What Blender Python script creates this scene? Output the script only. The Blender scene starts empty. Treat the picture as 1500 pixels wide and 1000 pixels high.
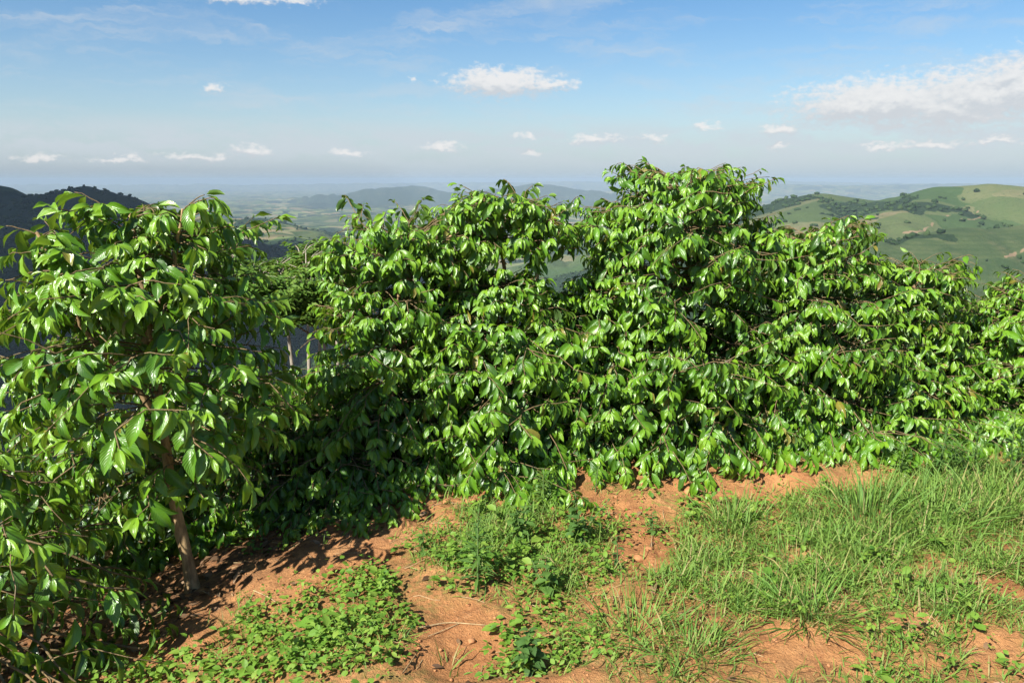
import bpy, math, random
import numpy as np
from mathutils import Vector, Matrix

# ------------------------------------------------------------------ camera
SC = bpy.context.scene
COL = SC.collection
F_PX, EYE, PITCH = 1167.0, 1.65, math.radians(11.5)
cam_d = bpy.data.cameras.new("camera")
cam_d.sensor_width = 36.0
cam_d.lens = 28.0
cam_d.clip_start, cam_d.clip_end = 0.05, 120000.0
cam = bpy.data.objects.new("camera", cam_d)
COL.objects.link(cam)
cam.location = (0, 0, EYE)
cam.rotation_euler = (math.pi / 2 - PITCH, 0, 0)
SC.camera = cam

# ------------------------------------------------------------------ light
SUN_EL, SUN_AZ = math.radians(43), math.radians(-138)      # azimuth from +Y, clockwise: behind and to the left
to_sun = Vector((math.sin(SUN_AZ) * math.cos(SUN_EL), math.cos(SUN_AZ) * math.cos(SUN_EL), math.sin(SUN_EL)))
sun_d = bpy.data.lights.new("sun", 'SUN')
sun_d.energy = 5.0
sun_d.angle = math.radians(0.5)
sun_d.color = (1.0, 0.955, 0.87)
sun = bpy.data.objects.new("sun", sun_d)
COL.objects.link(sun)
sun.rotation_euler = to_sun.to_track_quat('Z', 'Y').to_euler()
sun.location = (-20, -20, 40)

SC.view_settings.view_transform = 'Standard'
SC.view_settings.look = 'None'
SC.view_settings.exposure = 1.15
SC.view_settings.gamma = 1.0
SC.view_settings.use_curve_mapping = False
SC.render.engine = 'CYCLES'
cy = SC.cycles
cy.use_denoising = True
cy.max_bounces = 6
cy.diffuse_bounces = 3
cy.glossy_bounces = 2
cy.transmission_bounces = 3
cy.volume_bounces = 1
cy.transparent_max_bounces = 4
cy.sample_clamp_indirect = 4.0
cy.use_adaptive_sampling = True
cy.adaptive_threshold = 0.01


# ------------------------------------------------------------------ node helpers
class NT:
    def __init__(s, tree):
        s.t = tree
        s.n = tree.nodes
        s.l = tree.links

    def new(s, typ, **kw):
        nd = s.n.new(typ)
        for k, v in kw.items():
            setattr(nd, k, v)
        return nd

    def put(s, sock, v):
        if v is None:
            return
        if isinstance(v, bpy.types.NodeSocket):
            s.l.new(v, sock)
        else:
            sock.default_value = v

    def math(s, op, a, b=None, c=None, clamp=False):
        nd = s.new('ShaderNodeMath', operation=op, use_clamp=clamp)
        for i, v in enumerate((a, b, c)):
            s.put(nd.inputs[i], v)
        return nd.outputs[0]

    def vmath(s, op, a, b=None, out=0):
        nd = s.new('ShaderNodeVectorMath', operation=op)
        s.put(nd.inputs[0], a)
        s.put(nd.inputs[1], b)
        return nd.outputs[out]

    def mix(s, f, a, b, blend='MIX'):
        nd = s.new('ShaderNodeMix', data_type='RGBA', blend_type=blend)
        s.put(nd.inputs[0], f)
        s.put(nd.inputs[6], a if isinstance(a, bpy.types.NodeSocket) else (*a, 1))
        s.put(nd.inputs[7], b if isinstance(b, bpy.types.NodeSocket) else (*b, 1))
        return nd.outputs[2]

    def noise(s, vec, scale, detail=4.0, rough=0.55, out='Fac', dist=0.0):
        nd = s.new('ShaderNodeTexNoise')
        s.put(nd.inputs['Vector'], vec)
        nd.inputs['Scale'].default_value = scale
        nd.inputs['Detail'].default_value = detail
        nd.inputs['Roughness'].default_value = rough
        nd.inputs['Distortion'].default_value = dist
        return nd.outputs[out]

    def smooth(s, v, lo, hi, tlo=0.0, thi=1.0):
        nd = s.new('ShaderNodeMapRange', interpolation_type='SMOOTHSTEP')
        s.put(nd.inputs['Value'], v)
        for k, x in zip(('From Min', 'From Max', 'To Min', 'To Max'), (lo, hi, tlo, thi)):
            s.put(nd.inputs[k], x)
        return nd.outputs[0]

    def ramp(s, f, stops):
        nd = s.new('ShaderNodeValToRGB')
        el = nd.color_ramp.elements
        while len(el) < len(stops):
            el.new(0.5)
        for e, (p, c) in zip(el, stops):
            e.position = p
            e.color = (*c, 1)
        s.put(nd.inputs[0], f)
        return nd.outputs[0]

    def attr(s, name, out='Fac'):
        return s.new('ShaderNodeAttribute', attribute_name=name).outputs[out]

    def bump(s, h, strength, dist, normal=None):
        nd = s.new('ShaderNodeBump')
        nd.inputs['Strength'].default_value = strength
        nd.inputs['Distance'].default_value = dist
        s.put(nd.inputs['Height'], h)
        s.put(nd.inputs['Normal'], normal)
        return nd.outputs[0]


def material(name):
    m = bpy.data.materials.new(name)
    m.use_nodes = True
    m.node_tree.nodes.clear()
    nt = NT(m.node_tree)
    out = nt.new('ShaderNodeOutputMaterial')
    return m, nt, out


def principled(nt, out, color, rough, normal=None, spec=0.5, surface=True):
    b = nt.new('ShaderNodeBsdfPrincipled')
    nt.put(b.inputs['Base Color'], color if isinstance(color, bpy.types.NodeSocket) else (*color, 1))
    nt.put(b.inputs['Roughness'], rough)
    nt.put(b.inputs['Specular IOR Level'], spec)
    nt.put(b.inputs['Normal'], normal)
    if surface:
        nt.l.new(b.outputs[0], out.inputs['Surface'])
    return b


# ------------------------------------------------------------------ pixel geometry of the photograph (1500 x 1000)
def ray(px, py):
    u, v = (px - 750) / F_PX, (500 - py) / F_PX
    return np.array([u, math.cos(PITCH) + v * math.sin(PITCH), -math.sin(PITCH) + v * math.cos(PITCH)])


def at(px, py, dist):
    """point seen at that place, at horizontal forward distance dist"""
    d = ray(px, py)
    return np.array([0, 0, EYE]) + d * (dist / d[1])


# ------------------------------------------------------------------ world: sky with clouds
w = bpy.data.worlds.new("World")
SC.world = w
w.use_nodes = True
w.node_tree.nodes.clear()
nt = NT(w.node_tree)
wout = nt.new('ShaderNodeOutputWorld')
bg = nt.new('ShaderNodeBackground')
bg.inputs['Strength'].default_value = 0.052
nt.l.new(bg.outputs[0], wout.inputs['Surface'])
sky = nt.new('ShaderNodeTexSky', sky_type='NISHITA')
sky.sun_disc = False
sky.sun_elevation = SUN_EL
sky.sun_rotation = SUN_AZ
sky.altitude = 900
sky.air_density = 1.0
sky.dust_density = 1.2
sky.ozone_density = 1.6
geo = nt.new('ShaderNodeTexCoord').outputs['Generated']
sep = nt.new('ShaderNodeSeparateXYZ')
nt.l.new(geo, sep.inputs[0])
az = nt.math('ARCTAN2', sep.outputs[0], sep.outputs[1])
el = nt.math('ARCSINE', sep.outputs[2])
comb = nt.new('ShaderNodeCombineXYZ')
nt.l.new(az, comb.inputs[0])
nt.l.new(el, comb.inputs[1])
ae = comb.outputs[0]
# domain warp
wn = nt.noise(nt.vmath('MULTIPLY', ae, (1.0, 1.7, 1.0)), 42.0, 5.0, 0.6, out='Color')
wv = nt.vmath('MULTIPLY', nt.vmath('SUBTRACT', wn, (0.5, 0.5, 0.5)), (0.05, 0.026, 0.0))
wp = nt.vmath('ADD', ae, wv)
CLOUDS = [(315, 130, 20, 9), (735, 122, 62, 17), (805, 124, 50, 10), (1300, 150, 105, 27), (1250, 156, 60, 20), (1400, 158, 70, 24),
          (1440, 140, 90, 32), (1500, 132, 70, 34), (1030, 185, 24, 9), (1140, 189, 30, 10), (1145, 216, 20, 8), (373, 221, 24, 11),
          (285, 231, 60, 9), (170, 233, 44, 6), (60, 231, 40, 7), (645, 215, 40, 9), (770, 201, 20, 7), (870, 204, 50, 8),
          (955, 203, 25, 8), (1292, 214, 40, 7), (1370, 209, 60, 8), (1462, 205, 40, 8), (510, 224, 30, 7), (345, 2, 60, 8),
          (430, 3, 45, 6), (602, 117, 11, 6), (775, 222, 26, 6), (1480, 108, 40, 8)]
best = low = None
wpl = nt.vmath('ADD', wp, (0.004, 0.011, 0))
for px, py, hw, hh in CLOUDS:
    d = ray(px, py)
    d = d / np.linalg.norm(d)
    ca, ce = math.atan2(d[0], d[1]), math.asin(d[2])
    v = nt.vmath('MULTIPLY', nt.vmath('SUBTRACT', wp, (ca, ce, 0)), (F_PX / hw * 0.8, F_PX / hh * 0.8, 0))
    ln = nt.vmath('LENGTH', v, out='Value')
    if hh < 12:
        ln = nt.math('ADD', ln, 0.28 if hh > 9.5 else 0.45)
    best = ln if best is None else nt.math('MINIMUM', best, ln)
    if hw > 18:
        v = nt.vmath('MULTIPLY', nt.vmath('SUBTRACT', wpl, (ca, ce, 0)), (F_PX / hw * 0.8, F_PX / hh * 0.8, 0))
        ln = nt.vmath('LENGTH', v, out='Value')
        low = ln if low is None else nt.math('MINIMUM', low, ln)
fine = nt.noise(nt.vmath('MULTIPLY', ae, (1.0, 1.6, 1.0)), 95.0, 6.0, 0.65)
dens = nt.math('ADD', nt.math('SUBTRACT', 1.25, best), nt.math('MULTIPLY', nt.math('SUBTRACT', fine, 0.5), 1.8))
alpha = nt.smooth(dens, 0.0, 0.8)
# thin high streaks and a pale broken layer above the horizon
st = nt.noise(nt.vmath('MULTIPLY', wp, (2.2, 15.0, 1.0)), 2.6, 6.0, 0.6, dist=0.4)
streak = nt.math('MULTIPLY', nt.smooth(st, 0.44, 0.76), 0.55)
bn = nt.noise(nt.vmath('MULTIPLY', wp, (7.0, 34.0, 1.0)), 1.5, 5.0, 0.55)
band = nt.math('MULTIPLY', nt.smooth(el, -0.01, 0.045), nt.smooth(el, 0.080, 0.045))
band = nt.math('MULTIPLY', band, nt.smooth(bn, 0.32, 0.58, 0.1, 0.75))
thin = nt.math('MAXIMUM', streak, band)
thin = nt.math('MULTIPLY', thin, nt.smooth(el, -0.01, 0.02))
# horizon whitening by the air itself
hz = nt.math('POWER', nt.math('SUBTRACT', 1.0, nt.math('MAXIMUM', sep.outputs[2], 0.0)), 12.0)
hsv = nt.new('ShaderNodeHueSaturation')
hsv.inputs['Saturation'].default_value = 1.32
hsv.inputs['Value'].default_value = 1.17
nt.l.new(sky.outputs[0], hsv.inputs['Color'])
c0 = nt.mix(nt.math('MULTIPLY', hz, 0.95), hsv.outputs[0], (4.0, 4.95, 5.85))
c1 = nt.mix(thin, c0, (5.4, 5.9, 6.45))
cl_shade = nt.smooth(nt.math('ADD', nt.math('SUBTRACT', low, best), nt.math('MULTIPLY', nt.math('SUBTRACT', fine, 0.5), 1.1)), -0.35, 0.55)
ccol = nt.mix(cl_shade, (5.5, 5.7, 6.0), (7.7, 7.55, 7.45))
c2 = nt.mix(nt.math('MULTIPLY', alpha, 0.9), c1, ccol)
nt.l.new(c2, bg.inputs['Color'])


# ------------------------------------------------------------------ numeric noise
def _hash(ix, iy, seed):
    h = (ix.astype(np.int64) * 374761393 + iy.astype(np.int64) * 668265263 + seed * 982451653) & 0xFFFFFFFF
    h = ((h ^ (h >> 13)) * 1274126177) & 0xFFFFFFFF
    h = h ^ (h >> 16)
    return (h & 0xFFFF) / 65535.0


def vnoise(x, y, seed=0):
    x = np.asarray(x, float)
    y = np.asarray(y, float)
    ix, iy = np.floor(x), np.floor(y)
    fx, fy = x - ix, y - iy
    fx = fx * fx * fx * (fx * (fx * 6 - 15) + 10)
    fy = fy * fy * fy * (fy * (fy * 6 - 15) + 10)
    a = _hash(ix, iy, seed)
    b = _hash(ix + 1, iy, seed)
    c = _hash(ix, iy + 1, seed)
    d = _hash(ix + 1, iy + 1, seed)
    return (a * (1 - fx) + b * fx) * (1 - fy) + (c * (1 - fx) + d * fx) * fy


def fbm(x, y, octv=4, seed=0, gain=0.5):
    s, a, tot = 0.0, 1.0, 0.0
    x = np.asarray(x, float)
    y = np.asarray(y, float)
    for o in range(octv):
        s = s + a * (vnoise(x, y, seed + o * 17) - 0.5)
        tot += a
        a *= gain
        x, y = x * 2.03 + 13.7, y * 2.03 - 7.1
    return s / tot * 2.0          # about -1 .. 1


def sstep(v, lo, hi):
    t = np.clip((np.asarray(v, float) - lo) / (hi - lo), 0, 1)
    return t * t * (3 - 2 * t)


def softplus(v, k):
    return np.logaddexp(0, np.asarray(v, float) / k) * k


ROW_X = [-6, -3.6, -2.4, -1.46, -0.9, -0.3, 1.0, 2.2, 3.4, 6, 9]
ROW_Y = [1.5, 2.2, 2.75, 3.45, 4.15, 4.65, 4.9, 5.15, 5.4, 6.1, 7.0]


def row_y(x):
    return np.interp(x, ROW_X, ROW_Y)


def base_h(x, y):
    x = np.asarray(x, float)
    y = np.asarray(y, float)
    z = -0.24 * softplus(-(x + 0.75), 0.25)
    z = z + 0.012 * x
    z = z - 0.42 * softplus(y - (row_y(x) + 1.15), 0.35)
    d = y - row_y(x)
    z = z + 0.09 * np.exp(-((d + 0.38) / 0.34) ** 2) * sstep(x, -1.2, -0.2)
    return z


def ground_h(x, y):
    x, y = np.asarray(x, float), np.asarray(y, float)
    hollow = 0.05 * np.exp(-(((x + 0.17) / 0.17) ** 2 + ((y - 2.57) / 0.2) ** 2))
    return base_h(x, y) - hollow + 0.055 * fbm(np.asarray(x) * 1.1, np.asarray(y) * 1.1, 3, 5) + 0.032 * fbm(np.asarray(x) * 4.3, np.asarray(y) * 4.3, 3, 9)


def ground_at(px, py):
    """where the line of sight through that place of the photograph meets the ground"""
    d = ray(px, py)
    t = -EYE / d[2]
    for _ in range(14):
        p = np.array([0, 0, EYE]) + d * t
        h = float(ground_h(p[0], p[1]))
        t += 0.7 * ((h - EYE) / d[2] - t)
    p = np.array([0, 0, EYE]) + d * t
    return p[0], p[1], float(ground_h(p[0], p[1]))


def project(P):
    """photograph coordinates and depth of points (N,3)"""
    P = np.asarray(P, float) - np.array([0, 0, EYE])
    fw = np.array([0, math.cos(PITCH), -math.sin(PITCH)])
    up = np.array([0, math.sin(PITCH), math.cos(PITCH)])
    z = P @ fw
    return 750 + P[:, 0] / z * F_PX, 500 - (P @ up) / z * F_PX, z


# ------------------------------------------------------------------ mesh helpers
def mesh_from(name, V, F, uv=None, pattr=None, smooth=True, mat=None):
    """V (n,3); F an (m,k) array or a list of such arrays; uv per vertex (n,2); pattr {name: (n,)}"""
    V = np.asarray(V, np.float32)
    Fs = F if isinstance(F, list) else [F]
    Fs = [np.asarray(f, np.int32) for f in Fs if len(f)]
    loops = np.concatenate([f.ravel() for f in Fs])
    tot = np.concatenate([np.full(len(f), f.shape[1], np.int32) for f in Fs])
    start = np.concatenate([[0], np.cumsum(tot)[:-1]]).astype(np.int32)
    me = bpy.data.meshes.new(name)
    me.vertices.add(len(V))
    me.vertices.foreach_set('co', V.ravel())
    me.loops.add(len(loops))
    me.loops.foreach_set('vertex_index', loops)
    me.polygons.add(len(tot))
    me.polygons.foreach_set('loop_start', start)
    me.polygons.foreach_set('loop_total', tot)
    if smooth:
        me.polygons.foreach_set('use_smooth', np.ones(len(tot), bool))
    if uv is not None:
        lay = me.uv_layers.new(name='UVMap')
        lay.data.foreach_set('uv', np.asarray(uv, np.float32)[loops].ravel())
    for k, a in (pattr or {}).items():
        at_ = me.attributes.new(k, 'FLOAT', 'POINT')
        at_.data.foreach_set('value', np.asarray(a, np.float32))
    me.update(calc_edges=True)
    if mat:
        me.materials.append(mat)
    return me


def obj(name, me, parent=None, loc=(0, 0, 0)):
    o = bpy.data.objects.new(name, me)
    COL.objects.link(o)
    o.location = loc
    if parent is not None:
        o.parent = parent
    return o


def thing(name, label, cat, loc, group=None):
    o = bpy.data.objects.new(name, None)
    o.empty_display_size = 0.1
    COL.objects.link(o)
    o.location = loc
    o['label'] = label
    o['category'] = cat
    if group:
        o['group'] = group
    return o


def tag(o, label=None, cat=None, group=None, kind=None):
    for k, v in (('label', label), ('category', cat), ('group', group), ('kind', kind)):
        if v:
            o[k] = v
    return o


def tube(pts, rad, n=6):
    pts = np.asarray(pts, float)
    rad = np.broadcast_to(np.asarray(rad, float), (len(pts),))
    T = np.gradient(pts, axis=0)
    T /= np.linalg.norm(T, axis=1)[:, None] + 1e-9
    ref = np.array([0.31, 0.83, 0.46]) if abs(T[0] @ np.array([0.31, 0.83, 0.46])) < 0.9 else np.array([1.0, 0, 0])
    A = np.cross(T, ref)
    A /= np.linalg.norm(A, axis=1)[:, None] + 1e-9
    B = np.cross(T, A)
    th = np.arange(n) / n * 2 * np.pi
    V = pts[:, None, :] + rad[:, None, None] * (np.cos(th)[None, :, None] * A[:, None, :] + np.sin(th)[None, :, None] * B[:, None, :])
    V = V.reshape(-1, 3)
    m = len(pts)
    i, j = np.meshgrid(np.arange(m - 1), np.arange(n), indexing='ij')
    a = i * n + j
    b = i * n + (j + 1) % n
    F = np.stack([a, b, b + n, a + n], -1).reshape(-1, 4)
    V = np.vstack([V, pts[-1] + T[-1] * rad[-1] * 0.6])
    k = len(V) - 1
    cap = np.stack([(m - 1) * n + np.arange(n), (m - 1) * n + (np.arange(n) + 1) % n, np.full(n, k)], -1)
    return V, [F, cap]


def join_tubes(tubes):
    Vs, Q, Tn, off = [], [], [], 0
    for V, (f4, f3) in tubes:
        Vs.append(V)
        Q.append(f4 + off)
        Tn.append(f3 + off)
        off += len(V)
    return np.vstack(Vs), [np.vstack(Q), np.vstack(Tn)]


def frames(D, N):
    """rotation matrices whose columns are the leaf direction, its side and its normal"""
    D = D / (np.linalg.norm(D, axis=1)[:, None] + 1e-9)
    N = N - (N * D).sum(1)[:, None] * D
    N = N / (np.linalg.norm(N, axis=1)[:, None] + 1e-9)
    S = np.cross(N, D)
    return np.stack([D, S, N], -1)


def leaf_template(width=0.2, arch=0.5, fold=0.3, ripple=0.05, nu=6, nv=2, tip=1.6, tw=0.0, peak=0.45, seed=0):
    """blade of length 1 along +X; returns V, F, uv"""
    r = np.random.default_rng(seed)
    us = np.linspace(0, 1, nu + 1)
    us = us ** 0.92
    V, uv = [], []
    ph = r.uniform(0, 6.28, 2)
    for u in us:
        wd = width * (math.sin(math.pi * min(1, u ** (math.log(0.5) / math.log(peak)))) ** 0.85) * (1 - 0.35 * max(0, (u - 0.6) / 0.4) ** tip)
        wd = max(wd, 0.006)
        ang = arch * u
        x = math.sin(ang) / arch if abs(arch) > 1e-4 else u
        z = -(1 - math.cos(ang)) / arch if abs(arch) > 1e-4 else 0
        tx, tz = math.cos(ang), -math.sin(ang)
        for j in range(-nv, nv + 1):
            v = j / nv
            s = v * wd
            lift = abs(v) ** 1.3 * wd * fold + ripple * wd * 2 * math.sin(9.5 * u + ph[0 if v < 0 else 1]) * abs(v) ** 2
            roll = tw * u
            yy, ll = s * math.cos(roll) - lift * math.sin(roll), s * math.sin(roll) + lift * math.cos(roll)
            V.append((x - tz * ll * 1.0 * 0 + (-tz) * 0 + ll * -tz * 0, yy, z + ll * tx))
            V[-1] = (x + ll * (-tz), yy, z + ll * tx)
            uv.append((u, 0.5 + 0.5 * v))
    m = 2 * nv + 1
    F = []
    for i in range(nu):
        for j in range(m - 1):
            a = i * m + j
            F.append((a, a + m, a + m + 1, a + 1))
    return np.array(V), np.array(F), np.array(uv)


def scatter(templates, kind, pos, R, scale, tint, name, mat):
    """all leaves joined in one mesh"""
    Vs, Fs, Us, Ts, off = [], [], [], [], 0
    for k, (TV, TF, TU) in enumerate(templates):
        sel = np.where(kind == k)[0]
        if not len(sel):
            continue
        sc = scale[sel]
        sc = sc[:, None, None] if sc.ndim == 1 else sc[:, None, :]
        V = np.einsum('nij,nvj->nvi', R[sel], TV[None] * sc) + pos[sel][:, None, :]
        nV = len(TV)
        Fs.append((TF[None] + (np.arange(len(sel)) * nV)[:, None, None]).reshape(-1, TF.shape[1]) + off)
        Vs.append(V.reshape(-1, 3))
        Us.append(np.tile(TU, (len(sel), 1)))
        Ts.append(np.repeat(tint[sel], nV))
        off += len(sel) * nV
    return mesh_from(name, np.vstack(Vs), Fs, np.vstack(Us), {'tint': np.concatenate(Ts)}, True, mat)


# ------------------------------------------------------------------ materials
def leaf_material(name, stops, rough=0.3, vein=1.0, trans=0.3, spec=0.5, under=0.35, bump=0.25):
    m, nt, out = material(name)
    t = nt.attr('tint')
    uvn = nt.new('ShaderNodeUVMap').outputs[0]
    sp = nt.new('ShaderNodeSeparateXYZ')
    nt.l.new(uvn, sp.inputs[0])
    u, v = sp.outputs[0], sp.outputs[1]
    av = nt.math('ABSOLUTE', nt.math('SUBTRACT', v, 0.5))
    oc = nt.new('ShaderNodeTexCoord').outputs['Object']
    nz = nt.noise(oc, 14.0, 3.0)
    tv = nt.math('ADD', t, nt.math('MULTIPLY', nt.math('SUBTRACT', nz, 0.5), 0.16))
    col = nt.ramp(tv, stops)
    rib = nt.smooth(av, 0.03, 0.0)
    wave = nt.math('SINE', nt.math('ADD', nt.math('MULTIPLY', u, 62.0), nt.math('MULTIPLY', av, -42.0)))
    veins = nt.math('MULTIPLY', nt.smooth(wave, 0.55, 1.0), vein)
    col = nt.mix(nt.math('MULTIPLY', rib, 0.45 * vein), col, (0.16, 0.26, 0.05))
    col = nt.mix(nt.math('MULTIPLY', veins, 0.14), col, (0.16, 0.26, 0.05))
    gi = nt.new('ShaderNodeNewGeometry')
    colb = nt.mix(nt.math('MULTIPLY', gi.outputs['Backfacing'], under), col, (0.13, 0.19, 0.075))
    hgt = nt.math('ADD', nt.math('MULTIPLY', wave, 0.5), nt.math('MULTIPLY', rib, -1.0))
    nrm = nt.bump(hgt, bump, 0.004)
    rg = nt.math('ADD', rough, nt.math('MULTIPLY', nz, 0.12))
    b = principled(nt, out, colb, rg, nrm, spec, False)
    tr = nt.new('ShaderNodeBsdfTranslucent')
    tc = nt.mix(0.55, col, (0.30, 0.42, 0.03))
    nt.l.new(tc, tr.inputs[0])
    mx = nt.new('ShaderNodeMixShader')
    mx.inputs[0].default_value = trans
    nt.l.new(b.outputs[0], mx.inputs[1])
    nt.l.new(tr.outputs[0], mx.inputs[2])
    nt.l.new(mx.outputs[0], out.inputs['Surface'])
    return m


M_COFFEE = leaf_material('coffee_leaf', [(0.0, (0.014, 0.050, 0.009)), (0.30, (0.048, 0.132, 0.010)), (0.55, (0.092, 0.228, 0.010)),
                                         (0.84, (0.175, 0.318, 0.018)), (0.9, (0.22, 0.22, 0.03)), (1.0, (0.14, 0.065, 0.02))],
                         rough=0.25, trans=0.22, spec=0.6, bump=0.3)
M_WEED = leaf_material('weed_leaf', [(0.0, (0.035, 0.085, 0.025)), (0.5, (0.075, 0.165, 0.035)), (1.0, (0.15, 0.25, 0.04))],
                       rough=0.5, trans=0.3, spec=0.35)
M_CLOVER = leaf_material('clover_leaf', [(0.0, (0.04, 0.12, 0.015)), (0.5, (0.11, 0.235, 0.025)), (1.0, (0.21, 0.32, 0.045))],
                         rough=0.45, trans=0.3, spec=0.35, vein=0.4)
M_GRASS = leaf_material('grass_blade', [(0.0, (0.045, 0.120, 0.02)), (0.45, (0.105, 0.225, 0.032)), (0.8, (0.19, 0.30, 0.05)),
                                        (0.9, (0.30, 0.27, 0.09)), (1.0, (0.36, 0.27, 0.13))], rough=0.45, trans=0.3, spec=0.4, vein=0.0)
M_FEATHER = leaf_material('feathery_leaf', [(0.0, (0.03, 0.085, 0.012)), (0.6, (0.075, 0.16, 0.02)), (1.0, (0.13, 0.21, 0.03))],
                          rough=0.5, trans=0.25, spec=0.3, vein=0.0)
M_LITTER = leaf_material('fallen_leaf', [(0.0, (0.06, 0.032, 0.018)), (0.5, (0.15, 0.085, 0.045)), (1.0, (0.27, 0.18, 0.11))],
                         rough=0.65, trans=0.05, spec=0.2, vein=0.3, under=0.0)


def bark_material(name, c1, c2, scale=30.0):
    m, nt, out = material(name)
    oc = nt.new('ShaderNodeTexCoord').outputs['Object']
    n1 = nt.noise(nt.vmath('MULTIPLY', oc, (1, 1, 0.3)), scale, 6.0, 0.65)
    n2 = nt.noise(oc, 9.0, 3.0)
    c = nt.mix(nt.smooth(n1, 0.3, 0.7), c1, c2)
    c = nt.mix(nt.smooth(n2, 0.55, 0.75, 0, 0.5), c, (0.22, 0.20, 0.15))
    principled(nt, out, c, 0.85, nt.bump(n1, 0.7, 0.008), 0.2)
    return m


M_BARK = bark_material('coffee_bark', (0.15, 0.10, 0.05), (0.42, 0.29, 0.145))
M_TWIG = bark_material('twig_bark', (0.085, 0.062, 0.032), (0.22, 0.155, 0.075), 60.0)
M_STALK = bark_material('green_stalk', (0.06, 0.12, 0.03), (0.12, 0.18, 0.06), 60.0)
M_PALE = bark_material('pale_bark', (0.16, 0.14, 0.11), (0.36, 0.31, 0.24), 14.0)
M_DRY = bark_material('dry_stalk', (0.28, 0.19, 0.09), (0.46, 0.33, 0.18), 60.0)

# soil
M_SOIL, nt, out = material('red_soil')
oc = nt.new('ShaderNodeTexCoord').outputs['Object']
n1 = nt.noise(oc, 1.1, 6.0, 0.6)
n2 = nt.noise(oc, 7.0, 6.0, 0.65)
n3 = nt.noise(oc, 55.0, 5.0, 0.7)
n4 = nt.noise(oc, 190.0, 3.0, 0.7)
col = nt.ramp(n1, [(0.3, (0.29, 0.125, 0.048)), (0.5, (0.41, 0.195, 0.076)), (0.7, (0.50, 0.275, 0.118))])
col = nt.mix(nt.smooth(n2, 0.42, 0.68, 0, 0.65), col, (0.27, 0.112, 0.046))
col = nt.mix(nt.smooth(n3, 0.52, 0.72, 0, 0.55), col, (0.50, 0.275, 0.135))
col = nt.mix(nt.smooth(n3, 0.46, 0.3, 0, 0.6), col, (0.125, 0.052, 0.026))
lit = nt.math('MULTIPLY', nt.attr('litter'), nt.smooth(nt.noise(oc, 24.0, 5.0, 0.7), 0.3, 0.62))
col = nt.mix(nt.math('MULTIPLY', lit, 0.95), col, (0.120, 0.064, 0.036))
grn = nt.math('MULTIPLY', nt.attr('green'), nt.smooth(nt.noise(oc, 30.0, 4.0, 0.7), 0.4, 0.62))
col = nt.mix(nt.math('MULTIPLY', grn, 0.55), col, (0.10, 0.135, 0.035))
hg = nt.math('ADD', nt.math('MULTIPLY', n3, 1.0), nt.math('MULTIPLY', n4, 0.45))
hg = nt.math('ADD', hg, nt.math('MULTIPLY', n2, 1.6))
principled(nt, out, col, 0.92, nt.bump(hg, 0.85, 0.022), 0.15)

M_STONE, nt, out = material('soil_clod')
oc = nt.new('ShaderNodeTexCoord').outputs['Object']
n1 = nt.noise(oc, 18.0, 6.0, 0.65)
principled(nt, out, nt.ramp(n1, [(0.3, (0.26, 0.11, 0.045)), (0.6, (0.40, 0.19, 0.085)), (0.8, (0.46, 0.26, 0.14))]), 0.9, nt.bump(n1, 0.8, 0.01), 0.15)

# distant land: cover attributes come with the sheet, the fine patchwork from the nodes
M_LAND, nt, out = material('hill_cover')
oc = nt.new('ShaderNodeTexCoord').outputs['Object']
flat = nt.vmath('MULTIPLY', oc, (1, 1, 0))
forest = nt.attr('forest')
soilw = nt.attr('track')
lush = nt.attr('lush')
wob = nt.vmath('ADD', flat, nt.vmath('MULTIPLY', nt.vmath('SUBTRACT', nt.noise(flat, 0.004, 4.0, out='Color'), (0.5, 0.5, 0.5)), (260, 260, 0)))
vor = nt.new('ShaderNodeTexVoronoi', feature='F1')
nt.l.new(wob, vor.inputs['Vector'])
vor.inputs['Scale'].default_value = 0.0034
vsep = nt.new('ShaderNodeSeparateColor')
nt.l.new(vor.outputs['Color'], vsep.inputs[0])
vor2 = nt.new('ShaderNodeTexVoronoi', feature='F1')
nt.l.new(wob, vor2.inputs['Vector'])
vor2.inputs['Scale'].default_value = 0.0013
vsep2 = nt.new('ShaderNodeSeparateColor')
nt.l.new(vor2.outputs['Color'], vsep2.inputs[0])
fieldmix = nt.math('ADD', nt.math('MULTIPLY', vsep.outputs[0], 0.6), nt.math('MULTIPLY', vsep2.outputs[0], 0.4))
fcol = nt.ramp(fieldmix, [(0.1, (0.035, 0.07, 0.022)), (0.34, (0.062, 0.088, 0.031)), (0.5, (0.095, 0.112, 0.045)), (0.66, (0.14, 0.14, 0.065)),
                          (0.82, (0.17, 0.135, 0.075)), (0.92, (0.09, 0.13, 0.04))])
ln1 = nt.noise(flat, 0.02, 6.0, 0.65)
ln2 = nt.noise(flat, 0.11, 5.0, 0.7)
fcol = nt.mix(nt.smooth(ln1, 0.35, 0.7, 0, 0.55), fcol, (0.06, 0.095, 0.03))
fcol = nt.mix(nt.smooth(ln2, 0.55, 0.68, 0, 0.75), fcol, (0.022, 0.042, 0.016))
vor3 = nt.new('ShaderNodeTexVoronoi', feature='F1')
nt.l.new(wob, vor3.inputs['Vector'])
vor3.inputs['Scale'].default_value = 0.0085
vsep3 = nt.new('ShaderNodeSeparateColor')
nt.l.new(vor3.outputs['Color'], vsep3.inputs[0])
patch = nt.ramp(vsep3.outputs[1], [(0.2, (0.02, 0.045, 0.018)), (0.45, (0.06, 0.10, 0.03)), (0.6, (0.17, 0.21, 0.07)), (0.75, (0.26, 0.23, 0.12)), (0.88, (0.30, 0.19, 0.11)), (0.95, (0.05, 0.09, 0.03))])
fcol = nt.mix(nt.math('MULTIPLY', nt.attr('plain'), 0.75), fcol, patch)
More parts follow.
